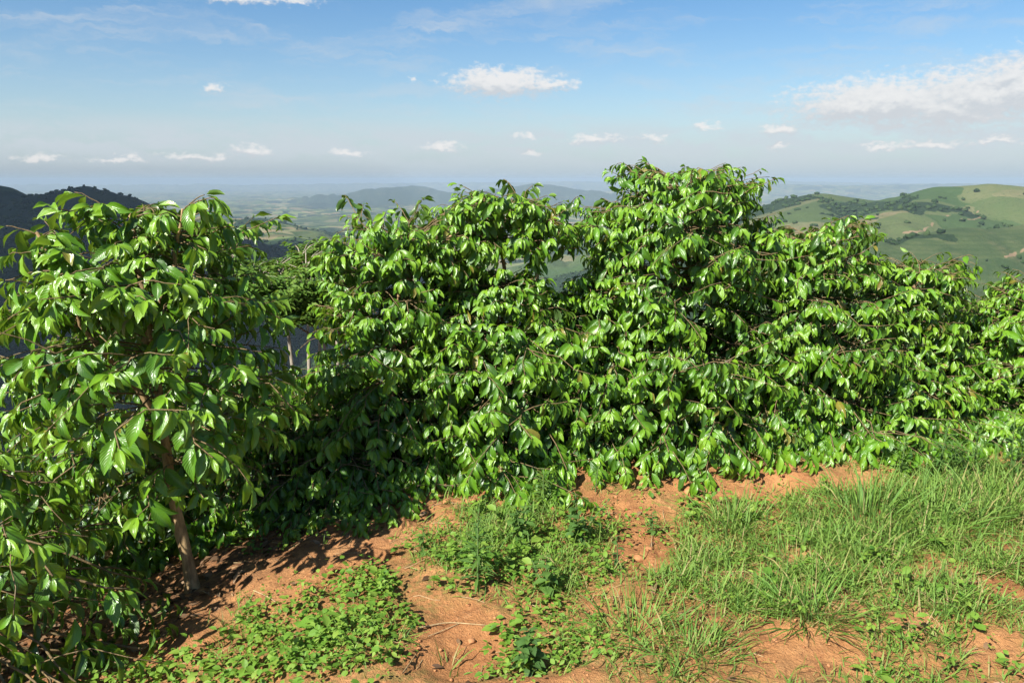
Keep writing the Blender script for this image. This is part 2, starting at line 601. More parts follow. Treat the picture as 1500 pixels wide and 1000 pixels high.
lcol = nt.ramp(ln1, [(0.35, (0.034, 0.058, 0.022)), (0.55, (0.056, 0.078, 0.031)), (0.72, (0.098, 0.102, 0.046))])
lsep = nt.new('ShaderNodeSeparateXYZ')
nt.l.new(oc, lsep.inputs[0])
rows = nt.math('SINE', nt.math('ADD', nt.math('MULTIPLY', lsep.outputs[2], 1.1), nt.math('MULTIPLY', ln1, 9.0)))
lcol = nt.mix(nt.smooth(rows, 0.0, 0.8, 0.0, 0.5), lcol, (0.035, 0.06, 0.022))
fcol = nt.mix(lush, fcol, lcol)
forc = nt.ramp(ln2, [(0.3, (0.010, 0.021, 0.010)), (0.55, (0.020, 0.038, 0.015)), (0.75, (0.038, 0.06, 0.02))])
edge = nt.math('ADD', forest, nt.math('MULTIPLY', nt.math('SUBTRACT', ln1, 0.5), 0.7))
lc = nt.mix(nt.smooth(edge, 0.42, 0.58), fcol, forc)
tk = nt.math('ADD', soilw, nt.math('MULTIPLY', nt.math('SUBTRACT', ln2, 0.5), 0.4))
lc = nt.mix(nt.smooth(tk, 0.45, 0.6), lc, (0.20, 0.145, 0.085))
principled(nt, out, lc, 0.95, nt.bump(nt.math('ADD', ln2, ln1), 0.6, 6.0), 0.1)

M_WOOD, nt, out = material('woodland_crowns')
oc = nt.new('ShaderNodeTexCoord').outputs['Object']
wn_ = nt.noise(oc, 0.25, 5.0, 0.7)
wc = nt.ramp(nt.math('ADD', nt.attr('tint'), nt.math('MULTIPLY', nt.math('SUBTRACT', wn_, 0.5), 0.5)),
             [(0.0, (0.012, 0.026, 0.010)), (0.5, (0.028, 0.052, 0.017)), (1.0, (0.07, 0.10, 0.03))])
principled(nt, out, wc, 0.9, nt.bump(wn_, 1.0, 1.5), 0.1)

# ------------------------------------------------------------------ near ground sheet
bare_px = [(670, 930, 75, 60), (1185, 955, 95, 45), (940, 800, 60, 40), (900, 735, 110, 26), (1090, 705, 150, 16), (1130, 708, 210, 17), (1460, 862, 50, 22),
           (1450, 945, 45, 25), (330, 850, 160, 60), (470, 800, 130, 50), (600, 760, 70, 26), (180, 920, 120, 60), (100, 985, 60, 40),
           (700, 730, 90, 16), (770, 1010, 60, 30), (1330, 915, 40, 16), (860, 990, 30, 20)]


def bare_mask(x, y):
    """1 on the bare soil patches"""
    x = np.asarray(x, float)
    y = np.asarray(y, float)
    P = np.stack([x.ravel(), y.ravel(), base_h(x, y).ravel()], -1)
    px, py, z = project(P)
    m = np.zeros(len(P))
    wob = fbm(P[:, 0] * 6, P[:, 1] * 6, 3, 41) * 0.8
    for cx, cy_, rx, ry in bare_px:
        d = np.hypot((px - cx) / rx, (py - cy_) / ry) + wob * 0.5
        m = np.maximum(m, 1 - sstep(d, 0.7, 1.25))
    m[z < 0.3] = 0
    return m.reshape(x.shape)


def clods(x, y):
    a = fbm(x * 13, y * 13, 3, 21)
    b = fbm(x * 34, y * 34, 2, 23)
    return 0.020 * np.abs(a) + 0.008 * b


gx = np.linspace(-7.5, 9.5, 520)
gx = np.where(np.abs(gx) < 99, gx, gx)
gy = np.concatenate([np.linspace(-3, 1.9, 30)[:-1], np.linspace(1.9, 5.6, 190), np.linspace(5.6, 10, 60)[1:]])
ux = np.linspace(-1, 1, 500)
gx = 1.0 + 8.5 * (0.45 * ux + 0.55 * ux ** 3)
GX, GY = np.meshgrid(gx, gy, indexing='ij')
GZ = ground_h(GX, GY) + clods(GX, GY)
ny_ = len(gy)
ii, jj = np.meshgrid(np.arange(len(gx) - 1), np.arange(ny_ - 1), indexing='ij')
a = ii * ny_ + jj
GF = np.stack([a, a + ny_, a + ny_ + 1, a + 1], -1).reshape(-1, 4)
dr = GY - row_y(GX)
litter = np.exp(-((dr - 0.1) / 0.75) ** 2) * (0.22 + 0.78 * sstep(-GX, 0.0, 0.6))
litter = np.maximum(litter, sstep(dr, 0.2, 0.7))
green = (1 - bare_mask(GX, GY)) * sstep(-dr, 0.4, 0.9)
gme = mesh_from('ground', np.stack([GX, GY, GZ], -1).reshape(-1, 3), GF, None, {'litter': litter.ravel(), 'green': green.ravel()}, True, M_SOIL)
tag(obj('ground', gme), kind='structure')

# ------------------------------------------------------------------ land below and beyond
PROF_R = [0, 7, 12, 40, 120, 400, 900, 1600, 3200, 6000, 15000, 60000]
PROF_Z = [-1.5, -2.6, -4.6, -19, -58, -185, -300, -335, -400, -430, -440, -440]


def ridge(x, y, pts, slope, seed, rough=0.3):
    """height field of a ridge whose crest runs through pts; flanks fall away at the given slope"""
    best = np.full(x.shape, -1e9)
    wx = x + 0
    for (p, q) in zip(pts[:-1], pts[1:]):
        ab = q[:2] - p[:2]
        L2 = ab @ ab
        t = np.clip(((wx - p[0]) * ab[0] + (y - p[1]) * ab[1]) / L2, 0, 1)
        d = np.hypot(wx - p[0] - t * ab[0], y - p[1] - t * ab[1])
        zt = p[2] + t * (q[2] - p[2])
        k = d * slope
        best = np.maximum(best, zt - np.sqrt(k * k + (12 * slope * 4) ** 2) + 12 * slope * 4)
    return best


def smax(a, b, k):
    return k * np.logaddexp(a / k, b / k)


RIDGES = {
    'left': ([at(-500, 250, 3600), at(-200, 262, 3300), at(0, 272, 3000), at(25, 283, 2950), at(75, 276, 2870), at(122, 268, 2800), at(165, 280, 2700),
              at(280, 318, 2500), at(400, 352, 2300), at(480, 378, 2100), at(600, 425, 1900)], 0.55),
    'left_spur': ([at(25, 290, 2900), at(60, 345, 2100), at(120, 420, 1500)], 0.5),
    'lit': ([at(230, 312, 5200), at(310, 319, 5000), at(380, 321, 5000), at(440, 336, 4700), at(520, 352, 4500)], 0.22),
    'lit_spur': ([at(380, 321, 5000), at(400, 340, 4300), at(440, 352, 3900)], 0.2),
    'right': ([at(1060, 322, 3000), at(1100, 304, 2900), at(1150, 296, 2700), at(1200, 286, 2600), at(1290, 289, 2500), at(1330, 283, 2450), at(1380, 275, 2400),
               at(1450, 269, 2300), at(1520, 274, 2250), at(1650, 266, 2200), at(1900, 262, 2300)], 0.30),
    'right_spur': ([at(1200, 286, 2600), at(1190, 320, 2100), at(1215, 362, 1700)], 0.3),
    'right_spur_two': ([at(1380, 276, 2400), at(1310, 312, 1900), at(1255, 350, 1600)], 0.3),
    'front': ([at(1750, 300, 1500), at(1600, 312, 1450), at(1500, 326, 1400), at(1400, 332, 1350), at(1310, 346, 1300), at(1250, 376, 1200)], 0.30),
    'near': ([at(1700, 395, 520), at(1500, 442, 420), at(1420, 462, 400), at(1330, 500, 380)], 0.35),
    'blue': ([at(430, 288, 16000), at(500, 281, 16000), at(560, 274, 16000), at(605, 271, 16000), at(650, 279, 15500), at(690, 280, 16000), at(740, 274, 17000),
              at(785, 268, 17000), at(820, 272, 17000), at(860, 277, 16500), at(920, 281, 16000)], 0.17),
    'far': ([at(-1200, 267, 40000), at(100, 269, 38000), at(400, 269, 38000), at(700, 266, 36000), at(950, 265, 37000), at(1120, 263, 36000), at(1200, 266, 36000), at(1400, 268, 36000), at(2600, 265, 40000)], 0.06),
    'far_two': ([at(1000, 271, 22000), at(1130, 268, 23000), at(1260, 271, 22000), at(1420, 268, 24000)], 0.08),
}


def land_h(x, y):
    r = np.hypot(x, y)
    z = np.interp(r, PROF_R, PROF_Z)
    amp = np.interp(r, [10, 60, 300, 1500, 5000, 12000, 40000], [0.1, 1.5, 8, 26, 55, 70, 60])
    z = z + amp * fbm(x / 900, y / 900, 5, 61) + np.minimum(amp, 24) * 0.35 * fbm(x / 170, y / 170, 4, 71)
    g = 1 - np.abs(fbm(x / 420 + 0.3 * fbm(x / 300, y / 300, 2, 3), y / 420, 4, 83))
    for k, (pts, sl) in RIDGES.items():
        rz = ridge(x, y, pts, sl, 1)
        below = np.maximum(0, np.interp(r, [0, 1e5], [0, 0]) + (np.max([p[2] for p in pts]) - rz))
        am = np.minimum(below * 0.42, np.interp(r, [400, 2500, 6000, 20000], [8, 60, 55, 110]))
        gully = 1 - np.abs(fbm(x / 150 + 0.4 * g, y / 150, 3, 97))
        rz = rz - am * (g ** 2) + am * 0.35 - am * 0.3 * (gully ** 3 - 0.4)
        z = smax(z, rz, np.interp(r, [400, 3000, 20000], [3, 8, 20]))
    nearz = base_h(x, y) - 0.16
    s = sstep(r, 8.5, 17)
    return nearz * (1 - s) + z * s


th = np.concatenate([np.linspace(-180, -57, 26)[:-1], np.linspace(-57, -38, 40)[:-1], np.arange(-37, 37, 0.2), np.linspace(38, 57, 40), np.linspace(57, 180, 26)[1:-1]])
th = np.radians(th)
rr = np.concatenate([np.geomspace(6.0, 300, 60)[:-1], np.geomspace(300, 6000, 270)[:-1], np.geomspace(6000, 58000, 90)])
TH, RR = np.meshgrid(th, rr, indexing='ij')
LX, LY = RR * np.sin(TH), RR * np.cos(TH)
LZ = land_h(LX, LY)
nt_, nr_ = TH.shape
ii, jj = np.meshgrid(np.arange(nt_), np.arange(nr_ - 1), indexing='ij')
a = ii * nr_ + jj
b = ((ii + 1) % nt_) * nr_ + jj
LF = np.stack([a, b, b + 1, a + 1], -1).reshape(-1, 4)


def cover(x, y):
    r = np.hypot(x, y)
    px = 750 + x / np.maximum(y, 1) * F_PX
    lf = (1 - sstep(px, 330, 520)) * (1 - sstep(r, 3300, 3700))
    n = fbm(x / 380, y / 380, 4, 91)
    pat = sstep(n, 0.16, 0.30) * np.interp(r, [300, 3000, 9000], [0.9, 1.0, 0.8])
    mid = (1 - sstep(np.abs(px - 640), 260, 400)) * (1 - sstep(r, 2300, 2900))
    rt = sstep(px, 1040, 1120) * (1 - sstep(r, 3200, 3600))
    pat = pat * (1 - 0.9 * rt * (1 - sstep(r, 1700, 1900))) * (1 - 0.75 * rt * sstep(px, 1240, 1330))
    far = sstep(r, 12500, 13500) * (1 - sstep(r, 19000, 21000)) * sstep(np.abs(px - 670), 330, 200)
    small = sstep(fbm(x / 130, y / 130, 3, 95), 0.26, 0.36) * rt * 0.9
    return np.maximum(np.maximum(np.maximum(lf, mid), pat), np.maximum(far * 0.57, small))


def polydist(x, y, pts):
    d = np.full(np.shape(x), 1e9)
    for p, q in zip(pts[:-1], pts[1:]):
        ab = q[:2] - p[:2]
        t = np.clip(((x - p[0]) * ab[0] + (y - p[1]) * ab[1]) / (ab @ ab), 0, 1)
        d = np.minimum(d, np.hypot(x - p[0] - t * ab[0], y - p[1] - t * ab[1]))
    return d


def land_at(px, py, lo=150, hi=30000):
    """first place where the line of sight meets the land"""
    d = ray(px, py)
    ts = np.geomspace(lo, hi, 900)
    P = np.array([0, 0, EYE])[None] + d[None] * (ts / d[1])[:, None]
    hit = np.where(P[:, 2] < land_h(P[:, 0], P[:, 1]))[0]
    return P[hit[0]] if len(hit) else P[-1]


TRACKS = [[(1255, 378), (1262, 370), (1275, 366), (1290, 365)], [(1325, 343), (1345, 340), (1362, 334), (1365, 326)], [(1470, 378), (1490, 372), (1515, 360)],
          [(1365, 310), (1400, 322), (1430, 322), (1460, 314)], [(1420, 305), (1435, 312)]]
track = np.zeros(LX.shape)
for tr in TRACKS:
    pts = []
    for p, q in zip(tr[:-1], tr[1:]):
        pts += [land_at(p[0] + (q[0] - p[0]) * f, p[1] + (q[1] - p[1]) * f) for f in (0, 0.25, 0.5, 0.75)]
    pts.append(land_at(*tr[-1]))
    pts = [p for k, p in enumerate(pts) if k == 0 or np.hypot(*(p - pts[k - 1])[:2]) < 400]
    if len(pts) < 2:
        continue
    wd = 2.4
    track = np.maximum(track, 1 - sstep(polydist(LX, LY, pts), wd * 0.5, wd * 2.2))
npx = land_at(1465, 455, 100)
track = np.maximum(track, 0.75 * np.exp(-(((LX - npx[0]) / 26) ** 2 + ((LY - npx[1]) / 60) ** 2)))
pxl = 750 + LX / np.maximum(LY, 1) * F_PX
lush = sstep(pxl, 1180, 1290) * (1 - sstep(np.hypot(LX, LY), 1550, 1750)) * (1 - track)
lush = np.maximum(lush, 0.55 * sstep(fbm(LX / 700, LY / 700, 3, 123), 0.05, 0.3))
lme = mesh_from('hills', np.stack([LX, LY, LZ], -1).reshape(-1, 3), LF, None,
                {'forest': cover(LX, LY).ravel(), 'track': track.ravel(), 'lush': lush.ravel(), 'plain': sstep(np.hypot(LX, LY), 3000, 4500).ravel()}, True, M_LAND)
tag(obj('hills', lme), kind='structure')

# woods on those hills: crowns that read as a mass at that distance
rng = np.random.default_rng(4)
ph = (1 + 5 ** 0.5) / 2
ico = np.array([(-1, ph, 0), (1, ph, 0), (-1, -ph, 0), (1, -ph, 0), (0, -1, ph), (0, 1, ph), (0, -1, -ph), (0, 1, -ph), (ph, 0, -1), (ph, 0, 1), (-ph, 0, -1), (-ph, 0, 1)]) / math.sqrt(1 + ph * ph)
icof = np.array([(0, 11, 5), (0, 5, 1), (0, 1, 7), (0, 7, 10), (0, 10, 11), (1, 5, 9), (5, 11, 4), (11, 10, 2), (10, 7, 6), (7, 1, 8), (3, 9, 4), (3, 4, 2), (3, 2, 6), (3, 6, 8), (3, 8, 9), (4, 9, 5), (2, 4, 11), (6, 2, 10), (8, 6, 7), (9, 8, 1)])
tha = np.radians(rng.uniform(-36, 36, 110000))
ra = np.exp(rng.uniform(math.log(350), math.log(6500), 110000))
wx, wy = ra * np.sin(tha), ra * np.cos(tha)
cv = cover(wx, wy)
hedge = np.abs(fbm(wx / 300, wy / 300, 3, 131)) < 0.03
keep = (rng.random(110000) < np.clip((cv - 0.35) * 0.6, 0, 0.29) + 0.22 * hedge + 0.008) & (np.hypot(wx, wy) > 750)
wx, wy = wx[keep], wy[keep]
wz = land_h(wx, wy)
k = len(wx)
size = rng.uniform(3.0, 7.5, k) * np.interp(np.hypot(wx, wy), [350, 2500, 6500], [0.5, 1.1, 1.6])
Vw = ico[None] * (size[:, None, None] * rng.uniform(0.6, 1.3, (k, 12, 1))) * np.stack([rng.uniform(0.65, 1.6, k), rng.uniform(0.65, 1.6, k), rng.uniform(0.55, 1.15, k)], -1)[:, None, :] + np.stack([wx, wy, wz + size * 0.45], -1)[:, None, :]
Fw = (icof[None] + (np.arange(k) * 12)[:, None, None]).reshape(-1, 3)
wme = mesh_from('woodland', Vw.reshape(-1, 3), Fw, None, {'tint': np.repeat(rng.uniform(0.1, 0.7, k), 12)}, True, M_WOOD)
tag(obj('woodland', wme), 'dark clumps of trees scattered over the distant hills and valley', 'woodland', kind='stuff')

# a broad cumulus above the left of the valley (over the picture's upper edge), which shades those hills
cn_ = 90
cu, cv_ = np.meshgrid(np.linspace(-1, 1, cn_), np.linspace(-1, 1, cn_), indexing='ij')
cx_, cy2 = -2480 + cu * 1450 + cv_ * 150, 850 + cv_ * 1650
rim = np.hypot(cu, cv_) + 0.28 * fbm(cu * 2.2, cv_ * 2.2, 4, 501)
body = np.sqrt(np.clip(1.0 - rim, 0, 1))
puff = 1 - np.abs(fbm(cu * 5, cv_ * 5, 4, 511))
ztop = 1260 + 420 * body * (0.55 + 0.6 * puff)
zbot = 1255 - 70 * body * (0.6 + 0.5 * puff)
solid = body > 0.03
top_i = np.where(solid.ravel())[0]
mp = -np.ones(cn_ * cn_, int)
mp[top_i] = np.arange(len(top_i))
ii, jj = np.meshgrid(np.arange(cn_ - 1), np.arange(cn_ - 1), indexing='ij')
a = (ii * cn_ + jj).ravel()
q4 = mp[np.stack([a, a + cn_, a + cn_ + 1, a + 1], -1)]
q4 = q4[(q4 >= 0).all(1)]
nc = len(top_i)
edges = {}
for f in q4:
    for e0, e1 in zip(f, np.roll(f, -1)):
        if (e1, e0) in edges:
            del edges[(e1, e0)]
        else:
            edges[(e0, e1)] = 1
side4 = np.array([(e0, e0 + nc, e1 + nc, e1) for e0, e1 in edges])
Vc_ = np.vstack([np.stack([cx_.ravel(), cy2.ravel(), ztop.ravel()], -1)[top_i], np.stack([cx_.ravel(), cy2.ravel(), zbot.ravel()], -1)[top_i]])
M_CLOUD, nt, out = material('cloud_vapour')
principled(nt, out, (0.85, 0.85, 0.86), 1.0, None, 0.0)
tag(obj('cloud', mesh_from('cloud', Vc_, [np.vstack([q4, q4[:, ::-1] + nc, side4])], mat=M_CLOUD)), kind='structure')

# ------------------------------------------------------------------ coffee bushes
LEAF_SHAPES = [
    (0.19, 0.9, 0.50, 0.10, 0.2, 0.46), (0.185, 0.6, 0.62, 0.13, -0.2, 0.44), (0.205, 1.1, 0.40, 0.10, 0.1, 0.48), (0.195, 0.75, 0.65, 0.13, -0.3, 0.45),
    (0.19, 1.25, 0.5, 0.09, 0.35, 0.47), (0.2, 0.5, 0.45, 0.15, 0.0, 0.5), (0.185, 1.0, 0.7, 0.12, -0.4, 0.43), (0.195, 0.85, 0.35, 0.13, 0.25, 0.47)]
COFFEE_T = [leaf_template(width=wd, arch=ar, fold=fo, ripple=ri, nu=6, nv=2, tip=1.2, tw=tw, peak=pk, seed=i) for i, (wd, ar, fo, ri, tw, pk) in enumerate(LEAF_SHAPES)]
NK = len(COFFEE_T)
COFFEE_FAR = [leaf_template(width=wd, arch=ar, fold=fo, ripple=ri, nu=4, nv=1, tip=1.2, tw=tw, peak=pk, seed=i) for i, (wd, ar, fo, ri, tw, pk) in enumerate(LEAF_SHAPES)]
TINTS = [0.18, 0.34, 0.46, 0.56, 0.66, 0.78, 0.93]


class Bush:
    pass


BUSHES = []


def bush(name, label, cat, lobes, seed, group=None, bark=None, drylv=0.012):
    B = Bush()
    B.rng = np.random.default_rng(seed)
    B.stems, B.branches, B.twigs = [], [], []
    B.lp, B.lT, B.la, B.ls, B.ldr, B.ltint, B.lout = [], [], [], [], [], [], []
    B.name, B.label, B.cat, B.group, B.drylv = name, label, cat, group, drylv
    for lb in lobes:
        grow(B, **lb)
    p0 = B.stems[0][0][0]
    B.loc = np.array([p0[0], p0[1], float(ground_h(p0[0], p0[1]))])
    finish_leaves(B)
    BUSHES.append(B)
    return B


def add_nodes(B, P, T, s, leaf, L, bare, tint0, droop, out, node):
    """leaf pairs along a shoot given by its points P and tangents T at parameters s"""
    r = B.rng
    n = max(2, int(L * (1 - bare) / node))
    ss = bare + (1 - bare) * ((np.arange(n) + r.uniform(0.2, 0.8, n)) / n) ** 0.62
    for k, q in enumerate(ss):
        p = np.array([np.interp(q, s, P[:, c]) for c in range(3)])
        t = np.array([np.interp(q, s, T[:, c]) for c in range(3)])
        t /= np.linalg.norm(t) + 1e-9
        tipf = (k + 1) / n
        for side in (-1, 1):
            if r.random() < 0.12:
                continue
            B.lp.append(p)
            B.lT.append(t)
            B.la.append(side * math.radians(r.normal(66 - 26 * tipf, 13)))
            B.ls.append(leaf * r.uniform(0.58, 1.22) * (1.0 if tipf < 0.99 else 0.72))
            B.ldr.append(droop * r.uniform(0.55, 1.35))
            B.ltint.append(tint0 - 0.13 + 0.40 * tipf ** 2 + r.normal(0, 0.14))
            B.lout.append(out)
    p, t = P[-1], T[-1] / (np.linalg.norm(T[-1]) + 1e-9)
    for side in (-1, 1):
        B.lp.append(p)
        B.lT.append(t)
        B.la.append(side * math.radians(r.uniform(8, 26)))
        B.ls.append(leaf * r.uniform(0.45, 0.8))
        B.ldr.append(droop * r.uniform(0.1, 0.7))
        B.ltint.append(tint0 + 0.30 + r.normal(0, 0.08))
        B.lout.append(out)


def shoot(p0, dirh, L, tilt, droop, r, n=7):
    s = np.linspace(0, 1, n)
    jit = r.normal(0, 0.035, (n, 3)) * s[:, None] * L
    P = p0[None] + L * (dirh[None] * s[:, None]) + np.array([0, 0, 1.0])[None] * (L * (math.tan(tilt) * s - droop * s ** 2))[:, None] + jit
    T = np.gradient(P, axis=0)
    return P, T, s


def grow(B, path, prof, nb, leaf=0.125, t0=0.08, t1=1.0, bare=0.35, droop=0.30, lowtilt=4, toptilt=32, leafdroop=0.95, stem_r=0.02, twigs=3.0, node=0.040,
         tint=0.36, squash=1.0, az=None, azmult=None, apex=True, power=0.95, branch_r=0.0036):
    r = B.rng
    path = np.asarray(path, float)
    seg = np.linalg.norm(np.diff(path, axis=0), axis=1)
    cum = np.concatenate([[0], np.cumsum(seg)])
    tt = cum / cum[-1]
    fine = np.linspace(0, 1, 16)
    SP = np.stack([np.interp(fine, tt, path[:, c]) for c in range(3)], -1)
    SP[1:-1] = (SP[:-2] + 2 * SP[1:-1] + SP[2:]) / 4
    SP[1:, :2] += np.cumsum(r.normal(0, 0.006, (15, 2)), axis=0)
    B.stems.append((SP, (stem_r * (1 - 0.75 * fine) + 0.003) * r.uniform(0.9, 1.16, 16) + stem_r * 1.3 * np.exp(-fine * 26)))
    pt = np.array([q[0] for q in prof])
    pr = np.array([q[1] for q in prof])
    a0 = r.uniform(0, 6.28)
    for i in range(nb):
        t = t0 + (t1 - t0) * ((i + r.random()) / nb) ** power
        p0 = np.array([np.interp(t, fine, SP[:, c]) for c in range(3)])
        a = a0 + i * 2.39996 + r.normal(0, 0.25) if az is None else r.uniform(*az)
        L = float(np.interp(t, pt, pr)) * r.uniform(0.78, 1.12)
        if azmult is not None:
            L *= azmult(a)
        if L < 0.06:
            continue
        dh = np.array([math.cos(a), math.sin(a) * squash, 0.0])
        tilt = math.radians(min(40, lowtilt + (toptilt - lowtilt) * max(0, (t - 0.35) / 0.65) ** 1.5 + r.normal(0, 12 - 6 * t)))
        dr = droop * r.uniform(0.7, 1.3)
        P, T, s = shoot(p0, dh * (math.cos(tilt) ** 0.5), L, tilt, dr, r)
        gz = ground_h(P[:, 0], P[:, 1]) + 0.05
        P[:, 2] = np.maximum(P[:, 2], gz)
        B.branches.append((P, branch_r * (1 - 0.6 * s) * min(1.4, 0.5 + L) + 0.0008))
        out = np.array([math.cos(a), math.sin(a), 0.0])
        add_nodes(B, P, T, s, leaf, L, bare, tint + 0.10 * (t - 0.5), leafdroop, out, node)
        for q in range(r.poisson(twigs)):
            sq = r.uniform(0.25, 0.8)
            pp = np.array([np.interp(sq, s, P[:, c]) for c in range(3)])
            a2 = a + r.choice((-1, 1)) * math.radians(r.uniform(25, 60))
            L2 = L * r.uniform(0.3, 0.6)
            P2, T2, s2 = shoot(pp, np.array([math.cos(a2), math.sin(a2) * squash, 0]), L2, min(0.7, tilt * 0.7 + r.normal(0.05, 0.28)), dr * 0.9, r, 5)
            P2[:, 2] = np.maximum(P2[:, 2], ground_h(P2[:, 0], P2[:, 1]) + 0.05)
            B.twigs.append((P2, 0.0022 * (1 - 0.5 * s2) + 0.0007))
            add_nodes(B, P2, T2, s2, leaf * 0.95, L2, 0.25, tint + 0.04, leafdroop, np.array([math.cos(a2), math.sin(a2), 0]), node)
    if apex:
        n = 5
        for k in range(n):
            B.lp.append(SP[-1] - np.array([0, 0, 0.03 * (k // 2)]))
            B.lT.append(np.array([0.1, 0, 1.0]))
            B.la.append(math.radians(40 + 10 * k) * (1 if k % 2 else -1))
            B.ls.append(leaf * r.uniform(0.5, 0.9))
            B.ldr.append(0.9)
            B.ltint.append(tint + 0.3)
            B.lout.append(np.array([math.cos(k * 2.0), math.sin(k * 2.0), 0]))


def finish_leaves(B):
    r = B.rng
    P, T, a = np.array(B.lp), np.array(B.lT), np.array(B.la)
    dr, out = np.array(B.ldr), np.array(B.lout)
    n = len(P)
    up = np.array([0, 0, 1.0])
    side = np.cross(T, np.broadcast_to(up, T.shape))
    nl = np.linalg.norm(side, axis=1)
    rnd = r.normal(0, 1, (n, 3))
    side = np.where((nl < 0.3)[:, None], np.cross(T, np.cross(out, up)), side)
    side /= np.linalg.norm(side, axis=1)[:, None] + 1e-9
    D = np.cos(a)[:, None] * T + np.sin(a)[:, None] * side
    D[:, 2] -= dr
    D += rnd * 0.13
    N = up[None] * 0.75 + out * 0.5 + T * 0.25 + r.normal(0, 0.36, (n, 3))
    B.R = frames(D, N)
    B.size = np.array(B.ls)
    B.pos = P + B.R[:, :, 0] * 0.008
    gz = ground_h(B.pos[:, 0], B.pos[:, 1])
    tipz = B.pos[:, 2] + B.R[:, 2, 0] * B.size
    lift = np.maximum(0, gz + 0.012 - tipz)
    B.pos[:, 2] += lift
    B.kind = r.integers(0, NK, n)
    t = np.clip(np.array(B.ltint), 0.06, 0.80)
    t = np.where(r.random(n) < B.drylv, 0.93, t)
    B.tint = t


def gz(x, y):
    return float(ground_h(x, y))


def base(x, y):
    return (x, y, gz(x, y) - 0.03)


FULL = [(0, 0.55), (0.2, 0.78), (0.45, 0.75), (0.7, 0.58), (0.9, 0.34), (1, 0.16)]
CG = 'coffee bushes planted along the edge of the slope'
# the near bush with the leaning trunk
tr = [at(287, 890, 3.38), at(272, 820, 3.38), at(255, 750, 3.40), at(242, 690, 3.42), at(228, 600, 3.45), at(215, 500, 3.45), at(203, 410, 3.45), at(195, 312, 3.45)]
bush('coffee_bush', 'open large-leaved coffee bush whose slanting bare trunk shows above the shaded soil', 'coffee bush', [
    dict(path=tr, prof=[(0.2, 0.15), (0.36, 0.45), (0.5, 0.66), (0.65, 0.68), (0.8, 0.52), (0.93, 0.30), (1, 0.14)], nb=76, leaf=0.124, t0=0.36, t1=1.0, bare=0.40, droop=0.36,
         lowtilt=10, toptilt=34, stem_r=0.026, twigs=2.6, node=0.052, tint=0.44, power=0.9, leafdroop=0.7),
    dict(path=[tr[5], tr[5] + np.array([0.1, 0.02, 0.25]), at(262, 306, 3.4)], prof=[(0, 0.25), (0.5, 0.3), (1, 0.16)], nb=24, leaf=0.124, t0=0.2, bare=0.3, stem_r=0.01, twigs=1, node=0.052, tint=0.5),
    dict(path=[tr[4], at(130, 480, 3.3), at(62, 340, 3.3)], prof=[(0, 0.3), (0.6, 0.34), (1, 0.12)], nb=28, leaf=0.124, t0=0.35, bare=0.3, stem_r=0.010, twigs=1, node=0.07, tint=0.48),
], 11, CG, drylv=0.02)

# cropped by the left edge, low arching branches
b2 = base(-2.15, 2.75)
bush('coffee_bush', 'coffee bush cut off by the picture edge with pale bare branches arching low', 'coffee bush', [
    dict(path=[b2, (b2[0] - 0.05, b2[1], b2[2] + 0.45), (b2[0] - 0.1, b2[1] + 0.05, 0.62)], prof=[(0, 0.65), (0.35, 0.8), (0.7, 0.68), (1, 0.3)], nb=80, leaf=0.124, t0=0.2, bare=0.52, droop=0.55,
         lowtilt=16, toptilt=40, stem_r=0.025, twigs=1.3, node=0.06, tint=0.40, branch_r=0.006),
], 12, CG)

# the shaded bush behind the near one
b3 = base(-2.35, 4.3)
bush('coffee_bush', 'shaded coffee bush seen through the branches behind the slanting trunk', 'coffee bush', [
    dict(path=[b3, (b3[0], b3[1], 0.2), (b3[0] + 0.05, b3[1], 0.78)], prof=FULL, nb=90, leaf=0.100, t0=0.05, bare=0.3, stem_r=0.02, twigs=3.0, tint=0.3),
    dict(path=[base(-1.75, 4.55), (-1.75, 4.55, 0.1), (-1.7, 4.55, 0.5)], prof=FULL, nb=59, leaf=0.096, t0=0.05, bare=0.3, stem_r=0.015, twigs=3.0, tint=0.33),
], 13, CG)

